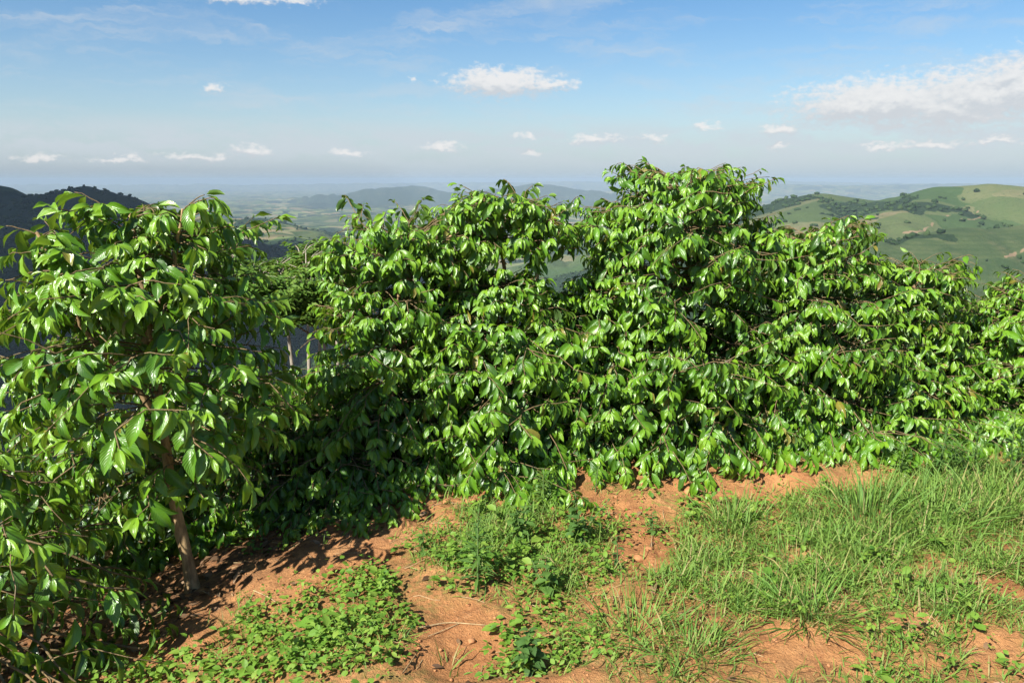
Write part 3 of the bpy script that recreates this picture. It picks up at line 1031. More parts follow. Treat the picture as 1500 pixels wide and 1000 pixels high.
# broad flat-topped bush in the middle
c0, c1, c2 = base(-0.72, 4.62), base(-0.1, 4.72), base(0.2, 4.7)
bush('coffee_bush', 'broad flat-topped coffee bush with two bare upright stems showing near its top', 'coffee bush', [
    dict(path=[c0, (-0.72, 4.62, 0.7), (-0.62, 4.65, 1.30)], prof=[(0, 0.58), (0.2, 0.66), (0.45, 0.56), (0.7, 0.42), (0.88, 0.42), (1, 0.36)], nb=125, leaf=0.100, t0=0.04, bare=0.25, twigs=4.4, tint=0.40, stem_r=0.022),
    dict(path=[c1, (-0.08, 4.72, 0.6), (-0.06, 4.72, 1.05)], prof=[(0, 0.7), (0.25, 0.85), (0.5, 0.72), (0.75, 0.5), (1, 0.25)], nb=128, leaf=0.100, t0=0.04, bare=0.25, twigs=4.4, tint=0.40, stem_r=0.022, apex=False),
    dict(path=[(-0.05, 4.75, 0.5), (-0.06, 4.76, 1.1), (-0.08, 4.76, 1.44)], prof=[(0.6, 0.12), (0.74, 0.30), (0.92, 0.38), (1, 0.32)], nb=48, leaf=0.100, t0=0.78, bare=0.3, twigs=2.6, tint=0.42, stem_r=0.016, toptilt=35),
    dict(path=[c2, (0.14, 4.72, 0.9), (0.17, 4.72, 1.44)], prof=[(0, 0.5), (0.5, 0.42), (0.62, 0.08), (0.8, 0.05), (0.83, 0.26), (0.94, 0.25), (1, 0.2)], nb=59, leaf=0.100, t0=0.1, bare=0.3, twigs=2.6, tint=0.42, stem_r=0.018, toptilt=35),
    dict(path=[(-0.66, 4.65, 1.0), (-0.5, 4.65, 1.25), (-0.34, 4.65, 1.33)], prof=[(0, 0.3), (1, 0.32)], nb=36, leaf=0.100, t0=0.3, bare=0.25, twigs=2.6, tint=0.42, stem_r=0.012),
], 14, CG)

# the tallest bush
d0, d1, d2 = base(1.02, 4.9), base(1.7, 5.0), base(0.75, 4.85)
bush('coffee_bush', 'tallest coffee bush with a rounded crown rising above the horizon', 'coffee bush', [
    dict(path=[d0, (1.0, 4.9, 0.8), (1.03, 4.95, 1.60)], prof=[(0, 0.55), (0.2, 0.8), (0.5, 0.66), (0.7, 0.60), (0.85, 0.54), (0.95, 0.46), (1, 0.36)], nb=170, leaf=0.099, t0=0.04, bare=0.25, twigs=4.4, tint=0.40, stem_r=0.026),
    dict(path=[d1, (1.80, 5.0, 0.7), (1.86, 5.0, 1.28)], prof=[(0, 0.55), (0.25, 0.74), (0.5, 0.62), (0.75, 0.5), (0.92, 0.36), (1, 0.26)], nb=122, leaf=0.100, t0=0.04, bare=0.25, twigs=4.4, tint=0.42, stem_r=0.022),
    dict(path=[d2, (0.62, 4.85, 0.5), (0.6, 4.85, 0.92)], prof=[(0, 0.6), (0.3, 0.7), (0.7, 0.5), (1, 0.22)], nb=77, leaf=0.100, t0=0.04, bare=0.25, twigs=3.0, tint=0.38, stem_r=0.018),
    dict(path=[(1.03, 4.95, 1.2), (1.2, 4.95, 1.5), (1.40, 4.95, 1.58)], prof=[(0, 0.2), (1, 0.16)], nb=17, leaf=0.086, t0=0.45, bare=0.3, twigs=1.2, tint=0.48, stem_r=0.010),
    dict(path=[(1.02, 4.9, 1.1), (0.8, 4.9, 1.4), (0.78, 4.9, 1.46)], prof=[(0, 0.25), (1, 0.2)], nb=20, leaf=0.086, t0=0.4, bare=0.3, twigs=1.2, tint=0.46, stem_r=0.010),
], 15, CG)

e0 = base(2.55, 5.2)
bush('coffee_bush', 'medium coffee bush with a narrow peaked top right of the tallest bush', 'coffee bush', [
    dict(path=[e0, (2.55, 5.2, 0.6), (2.70, 5.25, 1.04)], prof=[(0, 0.5), (0.25, 0.58), (0.55, 0.42), (0.8, 0.34), (1, 0.26)], nb=125, leaf=0.100, t0=0.04, bare=0.25, twigs=4.4, tint=0.44, stem_r=0.02),
    dict(path=[base(2.2, 4.95), (2.2, 4.95, 0.2), (2.2, 4.95, 0.3)], prof=FULL, nb=70, leaf=0.100, t0=0.04, bare=0.25, twigs=3.0, tint=0.42, stem_r=0.014),
], 16, CG)
f0 = base(3.55, 5.35)
bush('coffee_bush', 'low spreading coffee bush cut off by the right picture edge', 'coffee bush', [
    dict(path=[f0, (3.55, 5.35, 0.4), (3.66, 5.4, 0.88)], prof=[(0, 0.6), (0.25, 0.72), (0.6, 0.6), (0.85, 0.45), (1, 0.24)], nb=122, leaf=0.094, t0=0.04, bare=0.25, twigs=4.4, tint=0.46, stem_r=0.02),
    dict(path=[base(3.0, 5.2), (3.0, 5.2, 0.2), (3.0, 5.2, 0.22)], prof=FULL, nb=70, leaf=0.094, t0=0.04, bare=0.25, twigs=3.0, tint=0.46, stem_r=0.014),
], 17, CG)
g0 = base(-1.3, 5.0)
bush('coffee_bush', 'small-leaved coffee bush filling the gap between the slanting trunk and the flat-topped bush', 'coffee bush', [
    dict(path=[g0, (-1.3, 5.0, 0.1), (-1.28, 5.0, 0.24)], prof=[(0, 0.5), (0.3, 0.66), (0.7, 0.5), (1, 0.25)], nb=90, leaf=0.084, t0=0.05, bare=0.25, twigs=3.0, tint=0.44, stem_r=0.018),
    dict(path=[base(-0.98, 4.45), (-0.98, 4.45, 0.2), (-0.98, 4.45, 0.3)], prof=FULL, nb=59, leaf=0.084, t0=0.05, bare=0.25, twigs=3.0, tint=0.34, stem_r=0.014),
], 18, CG)

# which leaves show largest from where the photograph was taken
cell = 5.0
ids = np.concatenate([np.full(len(B.pos), i) for i, B in enumerate(BUSHES)])
allp = np.concatenate([B.pos for B in BUSHES])
alld = np.concatenate([B.R[:, :, 0] for B in BUSHES])
alls = np.concatenate([B.R[:, :, 1] for B in BUSHES])
alln = np.concatenate([B.R[:, :, 2] for B in BUSHES])
allz = np.concatenate([B.size for B in BUSHES])
zb = {}
zbuf = np.full((240, 340), 1e9)
samples = []
for u, v in ((0.2, 0), (0.4, 0.1), (0.4, -0.1), (0.6, 0.1), (0.6, -0.1), (0.8, 0)):
    p = allp + alld * (u * allz)[:, None] + alls * (v * allz)[:, None] - np.array([0, 0, 1.0]) * (0.25 * u * u * allz)[:, None]
    px, py, z = project(p)
    ix, iy = np.floor(px / cell).astype(int) + 20, np.floor(py / cell).astype(int) + 20
    ok = (px > 0) & (px < 1500) & (py > 0) & (py < 1000) & (z > 0.2)
    samples.append((ix, iy, z, ok))
    np.minimum.at(zbuf, (iy[ok], ix[ok]), z[ok])
vis = np.zeros(len(allp))
for ix, iy, z, ok in samples:
    vis[ok] += z[ok] < zbuf[iy[ok], ix[ok]] + 0.02
view = allp - np.array([0, 0, EYE])
dist = np.linalg.norm(view, axis=1)
facing = np.abs((alln * view).sum(1)) / dist
score = vis * (0.25 + facing) * (allz / dist) ** 2

leaf_me = {}
for k in range(NK):
    for q, tv in enumerate(TINTS):
        TV, TF, TU = COFFEE_T[k]
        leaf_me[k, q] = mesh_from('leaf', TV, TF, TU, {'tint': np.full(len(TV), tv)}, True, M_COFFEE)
for i, B in enumerate(BUSHES):
    root = thing(B.name, B.label, B.cat, B.loc, B.group)
    L0 = np.array(B.loc)
    for SP, rad in B.stems:
        V, F = tube(SP - L0, rad, 9)
        obj('stem', mesh_from('stem', V, F, mat=M_BARK), root)
    for P, rad in B.branches:
        V, F = tube(P - L0, rad, 5)
        obj('branch', mesh_from('branch', V, F, mat=M_TWIG), root)
    if B.twigs:
        V, F = join_tubes([tube(P - L0, rad, 4) for P, rad in B.twigs])
        tag(obj('twigs', mesh_from('twigs', V, F, mat=M_TWIG), root), kind='stuff')
    sc_ = score[ids == i]
    order = np.argsort(-sc_)
    pick = order[:300]
    pick = pick[sc_[pick] > 0]
    rest = np.setdiff1d(np.arange(len(B.pos)), pick)
    for j in pick:
        q = int(np.argmin([abs(B.tint[j] - tv) for tv in TINTS]))
        o = bpy.data.objects.new('leaf', leaf_me[int(B.kind[j]), q])
        COL.objects.link(o)
        o.parent = root
        M = Matrix(B.R[j].tolist()).to_4x4()
        M = Matrix.Translation(Vector(B.pos[j] - L0)) @ M @ Matrix.Scale(float(B.size[j]), 4)
        o.matrix_local = M
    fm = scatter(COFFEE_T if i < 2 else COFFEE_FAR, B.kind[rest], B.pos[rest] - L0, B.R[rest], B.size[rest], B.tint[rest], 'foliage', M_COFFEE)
    tag(obj('foliage', fm, root), kind='stuff')
print('coffee leaves', len(allp), [len(B.pos) for B in BUSHES])

# ------------------------------------------------------------------ feathery shade tree on the slope below the row
def shade_tree(name, label, cx, top_px, dist, width, seed, group=None):
    r = np.random.default_rng(seed)
    topP = at(cx, top_px, dist)
    gzb = float(land_h(np.array([topP[0] + 0.2]), np.array([dist]))[0])
    B0 = np.array([topP[0] + 0.25 * width, dist, gzb - 0.2])
    root = thing(name, label, 'tree', B0, group)
    H = topP[2] - B0[2]
    fork = np.array([0.02, 0, H - 1.15])
    for k in range(3):
        a = k * 2.1 + seed
        o3 = np.array([math.cos(a), math.sin(a), 0])
        V, F = tube(np.array([o3 * 0.05, o3 * 0.12 + [0, 0, H * 0.25], o3 * 0.2 + [0, 0, H * 0.55], fork + o3 * 0.32, fork + o3 * 0.42 + [0, 0, 0.35]]), [0.055, 0.045, 0.036, 0.026, 0.014], 8)
        obj('trunk', mesh_from('trunk', V, F, mat=M_PALE), root)
    lp, ld, lo, tubes = [], [], [], []
    for k in range(9):
        a = k * 2.4 + r.uniform(-0.3, 0.3)
        R_ = width * 0.5 * r.uniform(0.45, 0.95)
        tip = np.array([topP[0] - B0[0] + math.cos(a) * R_, math.sin(a) * R_, H - 0.12 - 0.38 * (R_ / (width * 0.5)) ** 2 * r.uniform(0.6, 1.3)])
        mid = (fork + tip) / 2 + np.array([math.cos(a) * 0.12, math.sin(a) * 0.12, -0.12])
        s = np.linspace(0, 1, 8)[:, None]
        P = (1 - s) ** 2 * fork + 2 * s * (1 - s) * mid + s ** 2 * tip
        V, F = tube(P, 0.024 * (1 - 0.75 * s[:, 0]), 6)
        obj('limb', mesh_from('limb', V, F, mat=M_TWIG), root)
        for q in range(16):
            f = r.uniform(0.62, 1.0)
            p0 = np.array([np.interp(f, s[:, 0], P[:, c]) for c in range(3)])
            a2 = a + r.normal(0, 1.1)
            L = width * r.uniform(0.10, 0.26)
            p1 = p0 + np.array([math.cos(a2) * L, math.sin(a2) * L, r.uniform(0.0, 0.30)])
            pm = (p0 + p1) / 2 + np.array([0, 0, 0.05])
            tubes.append(tube(np.array([p0, pm, p1]), [0.012, 0.008, 0.004], 4))
            for g in range(17):
                h = r.uniform(0.15, 1.0)
                c = p0 + (p1 - p0) * h
                a3 = a2 + r.choice((-1, 1)) * r.uniform(0.3, 1.3)
                fl = r.uniform(0.10, 0.24)
                d = np.array([math.cos(a3), math.sin(a3), r.uniform(-0.25, 0.35)])
                nl = 6
                for e in range(nl):
                    lp.append(c + d * fl * (e + 0.5) / nl + r.normal(0, 0.012, 3))
                    aa = a3 + (1.1 if e % 2 else -1.1)
                    ld.append([math.cos(aa), math.sin(aa), r.uniform(-0.4, 0.3)])
    V, F = join_tubes(tubes)
    tag(obj('twigs', mesh_from('twigs', V, F, mat=M_PALE), root), kind='stuff')
    lp, ld = np.array(lp), np.array(ld)
    n = len(lp)
    Rm = frames(ld, np.array([0, 0, 1.0])[None] + r.normal(0, 0.35, (n, 3)))
    T = [leaf_template(width=0.22, arch=0.4, fold=0.2, ripple=0, nu=2, nv=1)]
    fm = scatter(T, np.zeros(n, int), lp, Rm, r.uniform(0.07, 0.13, n), np.clip(r.normal(0.72, 0.18, n), 0, 1), 'crown', M_FEATHER)
    tag(obj('crown', fm, root), kind='stuff')


shade_tree('shade_tree', 'feathery flat-crowned tree on the slope between the slanting trunk and the flat-topped bush', 392, 356, 13.0, 2.1, 31, None)
shade_tree('shade_tree', 'smaller feathery tree with thin pale stems touching the flat-topped bush', 462, 398, 12.0, 1.25, 32, None)

# ------------------------------------------------------------------ grass, ground cover, litter
rng = np.random.default_rng(77)
GRASS_T = [leaf_template(width=wd, arch=ar, fold=0.35, ripple=0, nu=3, nv=1, peak=0.3, tw=tw, seed=i) for i, (wd, ar, tw) in enumerate(
    [(0.020, 0.5, 0.2), (0.024, 1.1, -0.3), (0.017, 1.7, 0.3), (0.030, 0.8, 0.0), (0.022, 0.25, 0.4), (0.026, 1.4, -0.5)])]


def blades(px_, py_, lens, spread, r, tint, dry=0.07):
    n = len(px_)
    a = r.uniform(0, 2 * np.pi, n)
    ln = np.abs(r.normal(0, spread, n))
    lean = np.stack([np.cos(a), np.sin(a), np.zeros(n)], -1)
    D = np.array([0, 0, 1.0])[None] + lean * ln[:, None]
    Rm = frames(D, -lean + r.normal(0, 0.15, (n, 3)))
    pos = np.stack([px_, py_, ground_h(px_, py_) - 0.006], -1)
    t = np.clip(r.normal(tint, 0.16, n), 0, 0.8)
    t = np.where(r.random(n) < dry, r.uniform(0.86, 1.0, n), t)
    return r.integers(0, len(GRASS_T), n), pos, Rm, lens, t


def zone(x, y, items):
    P = np.stack([x, y, base_h(x, y)], -1)
    px, py, z = project(P)
    m = np.zeros(len(x))
    for cx, cy_, rx, ry, v in items:
        d = np.hypot((px - cx) / rx, (py - cy_) / ry)
        m = np.maximum(m, v * (1 - sstep(d, 0.55, 1.15)))
    return m, px, py


N = 300000
x = rng.uniform(-2.6, 4.6, N)
y = rng.uniform(1.7, 5.7, N)
tall, px, py = zone(x, y, [(1280, 772, 250, 58, 0.9), (1440, 730, 120, 70, 0.95), (1185, 880, 90, 50, 0.9), (1060, 790, 90, 60, 0.7), (1040, 880, 130, 60, 0.55), (960, 950, 110, 60, 0.5), (1350, 860, 160, 60, 0.5),
                           (800, 800, 130, 80, 0.4), (1480, 800, 80, 90, 0.6)])
short, _, _ = zone(x, y, [(1250, 850, 420, 190, 1.0), (790, 790, 220, 95, 1.2), (960, 940, 190, 110, 0.9), (1010, 745, 130, 40, 0.7), (1400, 960, 200, 90, 0.9), (1100, 990, 300, 60, 0.8), (640, 780, 90, 30, 0.6), (450, 930, 200, 70, 0.30),
                            (470, 775, 80, 22, 0.4), (560, 760, 60, 20, 0.4)])
clump = sstep(fbm(x * 5.5, y * 5.5, 3, 211), -0.28, 0.34)
bare = bare_mask(x, y)
row = row_y(x) - y
near_ok = sstep(row, 0.2, 0.45)
dens = np.clip(short * 0.92 * (0.06 + clump) + tall * 0.75 * (0.35 + clump), 0, 1) * (1 - 0.93 * bare) * near_ok
vis_ = (px > -60) & (px < 1560) & (py > 600) & (py < 1060)
# evens out the number of blades over the picture: fewer per square metre close by is not needed
sel = (rng.random(N) < dens * 0.95) & vis_
x, y, tall, clump = x[sel], y[sel], tall[sel], clump[sel]
n = len(x)
lens = rng.uniform(0.035, 0.095, n) + tall * rng.uniform(0.0, 0.145, n) * (0.35 + 0.65 * clump)
k_, p_, R_, s_, t_ = blades(x, y, lens, 0.9, rng, 0.66, 0.13)
sc3 = np.stack([s_, 0.085 + s_ * 0.42, s_], -1)
sc3[:, 1] = s_ * np.clip(0.11 / s_, 0.8, 1.6)
gm = scatter(GRASS_T, k_, p_, R_, sc3, t_, 'grass', M_GRASS)
tag(obj('grass', gm), 'uneven green grass growing over the red soil in front of the bushes', 'grass', kind='stuff')
print('blades', n)

COVER_T = [leaf_template(width=wd, arch=ar, fold=fo, ripple=0.04, nu=3, nv=1, peak=pk, seed=i) for i, (wd, ar, fo, pk) in enumerate(
    [(0.34, 0.5, 0.25, 0.5), (0.30, 0.9, 0.3, 0.55), (0.38, 0.3, 0.2, 0.52), (0.24, 0.7, 0.3, 0.42)])]
N = 36000
x = rng.uniform(-2.4, 4.2, N)
y = rng.uniform(1.6, 5.4, N)
cl, px, py = zone(x, y, [(475, 930, 140, 85, 1.05), (330, 980, 200, 36, 0.8), (520, 880, 80, 50, 0.9), (180, 995, 110, 26, 0.7), (780, 795, 210, 90, 0.45), (950, 770, 70, 40, 0.35), (840, 930, 90, 70, 0.3), (1150, 800, 300, 120, 0.16),
                         (400, 790, 100, 26, 0.42), (640, 770, 90, 30, 0.3), (760, 960, 60, 60, 0.5), (1380, 930, 160, 90, 0.25), (1000, 740, 120, 30, 0.2), (520, 765, 110, 20, 0.45)])
cn = sstep(fbm(x * 4.5, y * 4.5, 3, 311), -0.45, 0.25)
dens = cl * (0.25 + 0.75 * cn) * (1 - 0.75 * bare_mask(x, y))
sel = rng.random(N) < dens * 0.9
x, y = x[sel], y[sel]
K, P_, R2, S_, T_ = [], [], [], [], []
for cx, cy_ in zip(x, y):
    m = rng.integers(5, 10)
    a = rng.uniform(0, 6.28, m)
    rad = rng.uniform(0.0, 0.035, m)
    h = rng.uniform(0.006, 0.075, m) * rng.uniform(0.4, 1.4)
    g0_ = float(ground_h(cx, cy_))
    P_.append(np.stack([cx + np.cos(a) * rad, cy_ + np.sin(a) * rad, g0_ + h], -1))
    D = np.stack([np.cos(a), np.sin(a), rng.uniform(-0.35, 0.5, m)], -1)
    R2.append(frames(D, np.array([0, 0, 1.0])[None] + rng.normal(0, 0.25, (m, 3))))
    S_.append(rng.uniform(0.014, 0.030, m) * math.exp(rng.normal(0, 0.35)))
    T_.append(np.clip(rng.normal(0.68, 0.22, m), 0, 1))
    K.append(rng.integers(0, 4, m))
cm = scatter(COVER_T, np.concatenate(K), np.concatenate(P_), np.concatenate(R2), np.concatenate(S_), np.concatenate(T_), 'ground_cover', M_CLOVER)
tag(obj('ground_cover', cm), 'bright green small-leaved creeping plants covering the soil at the front', 'ground cover', kind='stuff')
print('cover plants', len(x))

# fallen leaves and straw under the bushes
N = 12000
x = rng.uniform(-2.6, 4.5, N)
y = rng.uniform(2.0, 5.6, N)
d = y - row_y(x)
p = np.exp(-((d - 0.05) / 0.5) ** 2) * (0.35 + 0.65 * sstep(-x, -0.1, 0.8)) + 0.02
sel = rng.random(N) < p * 0.8
x, y = x[sel], y[sel]
n = len(x)
a = rng.uniform(0, 6.28, n)
D = np.stack([np.cos(a), np.sin(a), rng.normal(0, 0.12, n)], -1)
Rm = frames(D, np.array([0, 0, 1.0])[None] + rng.normal(0, 0.25, (n, 3)))
lm = scatter(COFFEE_FAR, rng.integers(0, NK, n), np.stack([x, y, ground_h(x, y) + 0.014], -1), Rm, rng.uniform(0.03, 0.085, n), np.clip(rng.normal(0.45, 0.25, n), 0, 1), 'leaf_litter', M_LITTER)
tag(obj('leaf_litter', lm), 'brown fallen leaves lying on the soil under the bushes', 'leaf litter', kind='stuff')
# crumbs of soil
N = 9000
x = rng.uniform(-2.4, 4.2, N)
y = rng.uniform(1.8, 5.2, N)
bm_ = np.maximum(bare_mask(x, y), 0.12)
sel = rng.random(N) < bm_ * 0.3
x, y = x[sel], y[sel]
n = len(x)
sz = np.exp(rng.normal(math.log(0.005), 0.5, n))
Vc = ico[None] * (sz[:, None, None] * rng.uniform(0.6, 1.3, (n, 12, 1))) * np.array([1, 1, 0.7]) + np.stack([x, y, ground_h(x, y) + clods(x, y) + sz * 0.2], -1)[:, None, :]
cme = mesh_from('soil_crumbs', Vc.reshape(-1, 3), (icof[None] + (np.arange(n) * 12)[:, None, None]).reshape(-1, 3), mat=M_STONE, smooth=False)
tag(obj('soil_crumbs', cme), 'loose crumbs of red soil strewn over the bare patches', 'soil crumbs', kind='stuff')
# straw
N = 420
x = rng.uniform(-2.2, 3.6, N)
y = rng.uniform(2.1, 4.9, N)
tb = []
for cx, cy_ in zip(x, y):
    a = rng.uniform(0, 6.28)
    L = rng.uniform(0.04, 0.16)
    q = np.linspace(-0.5, 0.5, 4)
    xs, ys = cx + math.cos(a) * q * L + rng.normal(0, 0.004, 4), cy_ + math.sin(a) * q * L + rng.normal(0, 0.004, 4)
    tb.append(tube(np.stack([xs, ys, ground_h(xs, ys) + clods(xs, ys) + rng.uniform(0.002, 0.012)], -1), rng.uniform(0.0009, 0.002), 4))
V, F = join_tubes(tb)
tag(obj('straw', mesh_from('straw', V, F, mat=M_DRY)), 'dry straw scattered over the soil and grass', 'straw', kind='stuff')

# ------------------------------------------------------------------ single weeds and tussocks
NARROW_T = leaf_template(width=0.065, arch=0.7, fold=0.25, ripple=0.02, nu=4, nv=1, peak=0.42)
BROAD_T = leaf_template(width=0.27, arch=0.7, fold=0.25, ripple=0.06, nu=5, nv=1, peak=0.4)
weed_me = {}
for nm, T in (('narrow', NARROW_T), ('broad', BROAD_T)):
    for q, tv in enumerate((0.2, 0.4, 0.6, 0.85)):
        weed_me[nm, q] = mesh_from('leaf', T[0], T[1], T[2], {'tint': np.full(len(T[0]), tv)}, True, M_WEED)


def weed(label, bx, by, h, kind, nleaf, leaf, seed, lean=(0, 0), tone=1, stems=1, group=None):
    r = np.random.default_rng(seed)
    X, Y, Z = ground_at(bx, by)
    root = thing('weed', label, 'weed', (X, Y, Z), group)
    for sidx in range(stems):
        hh = h * (1.0 if sidx == 0 else r.uniform(0.6, 0.9))
        ln = np.array([lean[0] + (r.normal(0, 0.28) if sidx else r.normal(0, 0.05)), lean[1] + (r.normal(0, 0.28) if sidx else 0)])
        s = np.linspace(0, 1, 7)
        P = np.stack([ln[0] * hh * s ** 1.4, ln[1] * hh * s ** 1.4, hh * s - 0.01 * (1 - s)], -1)
        V, F = tube(P, 0.0042 * (1 - 0.65 * s), 6)
        obj('stem', mesh_from('stem', V, F, mat=M_STALK), root)
        nl = nleaf if sidx == 0 else int(nleaf * 0.7)
        for i in range(nl):
            f = 0.12 + 0.88 * (i + r.random()) / nl
            a = i * 2.4 + r.normal(0, 0.3)
            p = np.array([np.interp(f, s, P[:, c]) for c in range(3)])
            up = (0.15 + 0.9 * f ** 2) if kind == 'narrow' else (0.05 + 0.5 * f ** 2)
            D = np.array([[math.cos(a), math.sin(a), up + r.normal(0, 0.15)]])
            Rm = frames(D, np.array([[-0.3 * math.cos(a), -0.3 * math.sin(a), 1.0]]) + r.normal(0, 0.15, (1, 3)))[0]
            sz = leaf * (0.72 if kind == 'broad' else 1.0) * r.uniform(0.6, 1.15) * (1.0 if f < 0.75 else 1.25 - f * 0.6)
            o = bpy.data.objects.new('leaf', weed_me[kind, int(np.clip(tone + r.integers(0, 2) + (1 if f > 0.85 else 0), 0, 3))])
            COL.objects.link(o)
            o.parent = root
            o.matrix_local = Matrix.Translation(Vector(p)) @ Matrix(Rm.tolist()).to_4x4() @ Matrix.Scale(float(sz), 4)


def tussock(label, bx, by, n, h, rad, seed, tint=0.42, spread=0.5, group=None):
    n, h = max(16, int(n * 0.75)), h * 0.88
    rad, spread, tint = rad * 1.9, spread * 1.5, tint + 0.14
    r = np.random.default_rng(seed)
    X, Y, Z = ground_at(bx, by)
    root = thing('grass_tussock', label, 'grass tussock', (X, Y, Z), group)
    a = r.uniform(0, 6.28, n)
    q = rad * np.sqrt(r.random(n))
    xs, ys = X + np.cos(a) * q, Y + np.sin(a) * q
    k_, p_, R_, s_, t_ = blades(xs, ys, h * r.uniform(0.5, 1.15, n), spread, r, tint, 0.05)
    # blades lean outwards
    lean = np.stack([np.cos(a), np.sin(a), np.zeros(n)], -1)
    D = np.array([0, 0, 1.0])[None] + lean * (np.abs(r.normal(0.1, spread, n)) * (0.3 + q / rad))[:, None] + r.normal(0, 0.14, (n, 3))
    R_ = frames(D, -lean + r.normal(0, 0.2, (n, 3)))
    sc3 = np.stack([s_, s_ * np.clip(0.12 / s_, 0.5, 1.4), s_], -1)
    # the largest blades are pieces of their own, the fine rest is joined
    order = np.argsort(-s_)
    big, rest = order[:40], order[40:]
    L0 = np.array([X, Y, Z])
    for j in big:
        qd = int(np.argmin(np.abs(np.array(GT_TINT) - t_[j])))
        o = bpy.data.objects.new('blade', blade_me[int(k_[j]), qd])
        COL.objects.link(o)
        o.parent = root
        o.matrix_local = Matrix.Translation(Vector(p_[j] - L0)) @ Matrix(R_[j].tolist()).to_4x4() @ Matrix.Diagonal((*sc3[j].tolist(), 1))
    if not len(rest):
        return
    gm = scatter(GRASS_T, k_[rest], p_[rest] - L0, R_[rest], sc3[rest], t_[rest], 'fine_blades', M_GRASS)
    tag(obj('fine_blades', gm, root), kind='stuff')


GT_TINT = [0.2, 0.35, 0.5, 0.65, 0.93]
blade_me = {(k, q): mesh_from('blade', T[0], T[1], T[2], {'tint': np.full(len(T[0]), tv)}, True, M_GRASS) for k, T in enumerate(GRASS_T) for q, tv in enumerate(GT_TINT)}

TG = 'grass tussocks in the weedy strip'
tussock('dense dark tussock of long arching blades beside the bare soil patch near the front', 1185, 905, 170, 0.27, 0.07, 1, 0.32, 0.75, TG)
tussock('tall upright grass tussock in front of the medium coffee bush', 1268, 770, 210, 0.34, 0.10, 2, 0.38, 0.35, TG)
tussock('loose grass tussock in front of the tallest bush, beside the soil bank', 1075, 780, 150, 0.26, 0.10, 3, 0.42, 0.5, TG)
tussock('tall grass tussock at the picture edge in front of the low spreading bush', 1455, 750, 190, 0.33, 0.11, 4, 0.45, 0.45, TG)
tussock('sprawling grass tussock right of the damp soil hollow', 930, 930, 150, 0.22, 0.09, 5, 0.42, 0.8, TG)
tussock('grass tussock at the very front, between the damp hollow and the dense dark tussock', 1010, 965, 130, 0.22, 0.08, 6, 0.40, 0.7, TG)
tussock('grass tussock between the upright tussock and the one at the picture edge', 1365, 775, 170, 0.29, 0.10, 7, 0.42, 0.5, TG)
tussock('small tuft of pale green grass on the damp soil hollow', 655, 985, 16, 0.14, 0.03, 8, 0.6, 0.6, TG)
tussock('thin grass tuft at the end of the soil bank by the shaded ground', 598, 768, 22, 0.17, 0.03, 9, 0.5, 0.6, TG)
tussock('low grass tussock behind the dense dark tussock', 1160, 830, 120, 0.20, 0.09, 10, 0.40, 0.6, TG)
tussock('grass tussock close to the lower right picture corner', 1420, 900, 110, 0.17, 0.08, 11, 0.45, 0.8, TG)

WG = 'single weeds growing among the grass'
weed('feathery weed standing on the soil bank in front of the flat-topped bush', 795, 742, 0.20, 'narrow', 34, 0.085, 1, tone=2, stems=3, group=WG)
weed('upright narrow-leaved weed in the middle of the weedy patch', 700, 862, 0.33, 'narrow', 46, 0.10, 2, tone=1, stems=2, group=WG)
weed('tall narrow-leaved weed in front of the gap right of the medium coffee bush', 1372, 705, 0.34, 'narrow', 50, 0.095, 3, tone=1, stems=3, group=WG)
weed('tall narrow-leaved weed below the low spreading bush', 1425, 712, 0.36, 'narrow', 48, 0.095, 4, tone=1, stems=3, group=WG)
weed('tallest narrow-leaved weed, at the right picture edge', 1478, 712, 0.42, 'narrow', 52, 0.10, 5, tone=1, stems=3, group=WG)
weed('low narrow-leaved weed under the medium coffee bush', 1318, 702, 0.22, 'narrow', 34, 0.085, 6, tone=2, stems=2, group=WG)
weed('grey-green broad-leaved weed beside the damp soil hollow at the front', 775, 985, 0.17, 'broad', 18, 0.095, 7, tone=0, stems=3, group=WG)
weed('broad-leaved weed behind the upright narrow-leaved weed', 762, 800, 0.20, 'broad', 16, 0.085, 8, tone=1, stems=3, group=WG)
weed('bushy broad-leaved weed in front of the soil bank', 845, 800, 0.26, 'broad', 18, 0.085, 9, tone=0, stems=4, group=WG)
weed('sparse dark weed with a bare lower stem on the bare soil', 905, 835, 0.16, 'broad', 9, 0.06, 10, tone=0, group=WG)
weed('small broad-leaved weed near the stones right of the bushy weed', 955, 785, 0.12, 'broad', 12, 0.06, 11, tone=1, stems=2, group=WG)
weed('broad-leaved weed at the front of the weedy patch, above the damp hollow', 800, 872, 0.18, 'broad', 14, 0.085, 12, tone=1, stems=3, group=WG)
weed('narrow-leaved seedling under the flat-topped bush at the soil bank', 872, 722, 0.16, 'narrow', 14, 0.08, 13, tone=2, group=WG)
weed('single weed at the left of the weedy patch beside the creeping plants', 620, 815, 0.15, 'broad', 14, 0.07, 14, tone=2, stems=2, group=WG)

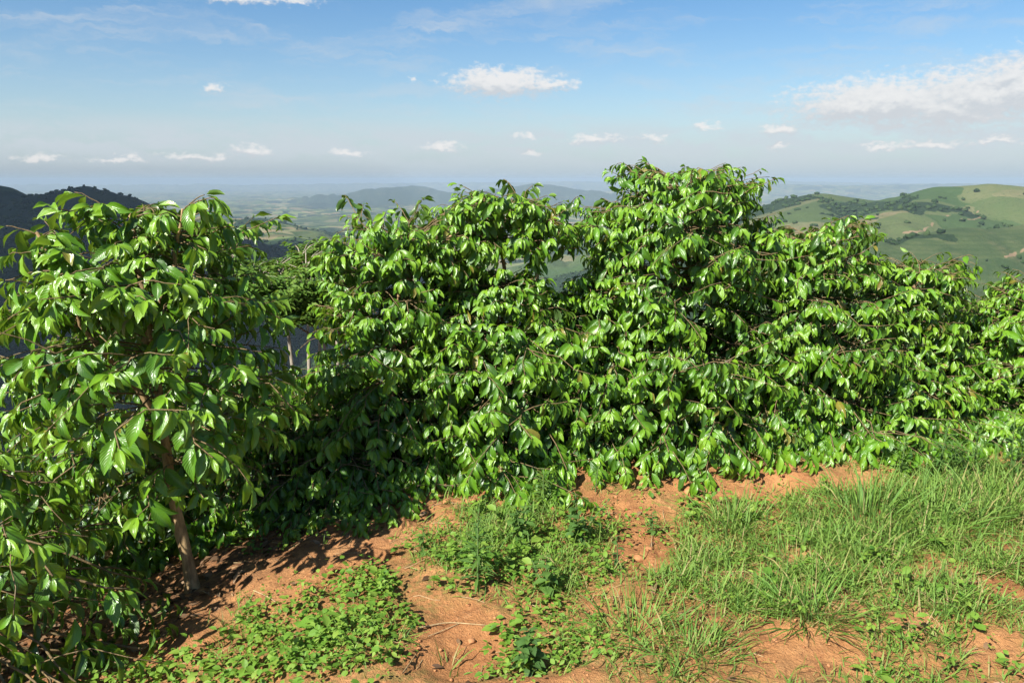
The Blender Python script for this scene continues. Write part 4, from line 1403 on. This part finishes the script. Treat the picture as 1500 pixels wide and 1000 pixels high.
# ------------------------------------------------------------------ stones and sticks
def stone(label, px_, py_, size, seed):
    r = np.random.default_rng(seed)
    X, Y, Z = ground_at(px_, py_)
    nu, nv = 12, 8
    V = []
    for i in range(nv + 1):
        th_ = math.pi * i / nv
        for j in range(nu):
            ph_ = 2 * math.pi * j / nu
            d = np.array([math.sin(th_) * math.cos(ph_), math.sin(th_) * math.sin(ph_), math.cos(th_)])
            V.append(d)
    V = np.array(V)
    k = 1 + 0.35 * fbm(V[:, 0] * 1.6 + seed * 5 + V[:, 2], V[:, 1] * 1.6 - V[:, 2] * 1.2, 3, seed)
    V = V * k[:, None] * np.array([1, 0.8, 0.62]) * size
    F = []
    for i in range(nv):
        for j in range(nu):
            F.append((i * nu + j, (i + 1) * nu + j, (i + 1) * nu + (j + 1) % nu, i * nu + (j + 1) % nu))
    o = obj('stone', mesh_from('stone', V, np.array(F), mat=M_STONE), None, (X, Y, Z + size * 0.25))
    o.rotation_euler = (0, 0, r.uniform(0, 6))
    tag(o, label, 'stone', 'stones on the bare soil')


stone('pale rounded stone on the bare soil right of the sparse dark weed', 935, 820, 0.030, 1)
stone('flat reddish stone just left of the pale rounded stone', 918, 824, 0.018, 2)
stone('reddish clod behind the pale rounded stone', 950, 806, 0.024, 3)
stone('small stone on the bare patch left of the dense dark tussock', 1135, 940, 0.017, 4)
stone('clod of soil on the bank in front of the tallest bush', 1010, 722, 0.035, 5)
stone('clod of soil at the foot of the flat-topped bush', 690, 738, 0.035, 6)


def stick(label, pts, rad, mat=None):
    P = np.array([ground_at(*p) for p in pts])
    P[:, 2] += 0.012 + clods(P[:, 0], P[:, 1])
    t = np.linspace(0, 1, len(P))
    f = np.linspace(0, 1, 12)
    Q = np.stack([np.interp(f, t, P[:, c]) for c in range(3)], -1)
    Q[1:-1] = (Q[:-2] + Q[1:-1] + Q[2:]) / 3
    Q[:, 2] = np.maximum(Q[:, 2], ground_h(Q[:, 0], Q[:, 1]) + 0.006)
    V, F = tube(Q - Q[0], rad * (1 - 0.5 * f), 6)
    o = obj('dry_stalk', mesh_from('dry_stalk', V, F, mat=mat or M_DRY), None, Q[0])
    tag(o, label, 'dry stalk', 'dry stalks on the soil')


stick('long pale dry stalk lying across the top of the damp hollow', [(612, 925), (655, 914), (712, 920)], 0.0034)
stick('short dry stalk beside the creeping plants, below the slanting trunk', [(372, 870), (392, 878), (408, 888)], 0.0032)
stick('straight dry stalk crossing the grass at the right picture edge', [(1425, 848), (1470, 836), (1505, 826)], 0.003)
stick('dark dry stalk slanting at the lower left of the damp hollow', [(590, 990), (604, 972), (612, 958)], 0.003, M_BARK)

# ------------------------------------------------------------------ the air over the valley
M_HAZE, nt, out = material('valley_air')
pv = nt.new('ShaderNodeVolumePrincipled')
pv.inputs['Color'].default_value = (0.42, 0.525, 0.655, 1)
pv.inputs['Density'].default_value = 5.6e-5
pv.inputs['Anisotropy'].default_value = 0.0
nt.l.new(pv.outputs[0], out.inputs['Volume'])
try:
    M_HAZE.cycles.homogeneous_volume = True
except Exception:
    pass
zlo, zhi, hw_ = float(LZ.min()) - 8.0, max(float(LZ.max()) + 10.0, 4.0), 61000.0
V = np.array([(sx * hw_, sy * hw_, z) for z in (zlo, zhi) for sx, sy in ((-1, -1), (1, -1), (1, 1), (-1, 1))])
F = np.array([(3, 2, 1, 0), (4, 5, 6, 7), (0, 1, 5, 4), (1, 2, 6, 5), (2, 3, 7, 6), (3, 0, 4, 7)])
tag(obj('haze', mesh_from('haze', V, F, smooth=False, mat=M_HAZE)), kind='stuff')
print('land z', LZ.min(), LZ.max())
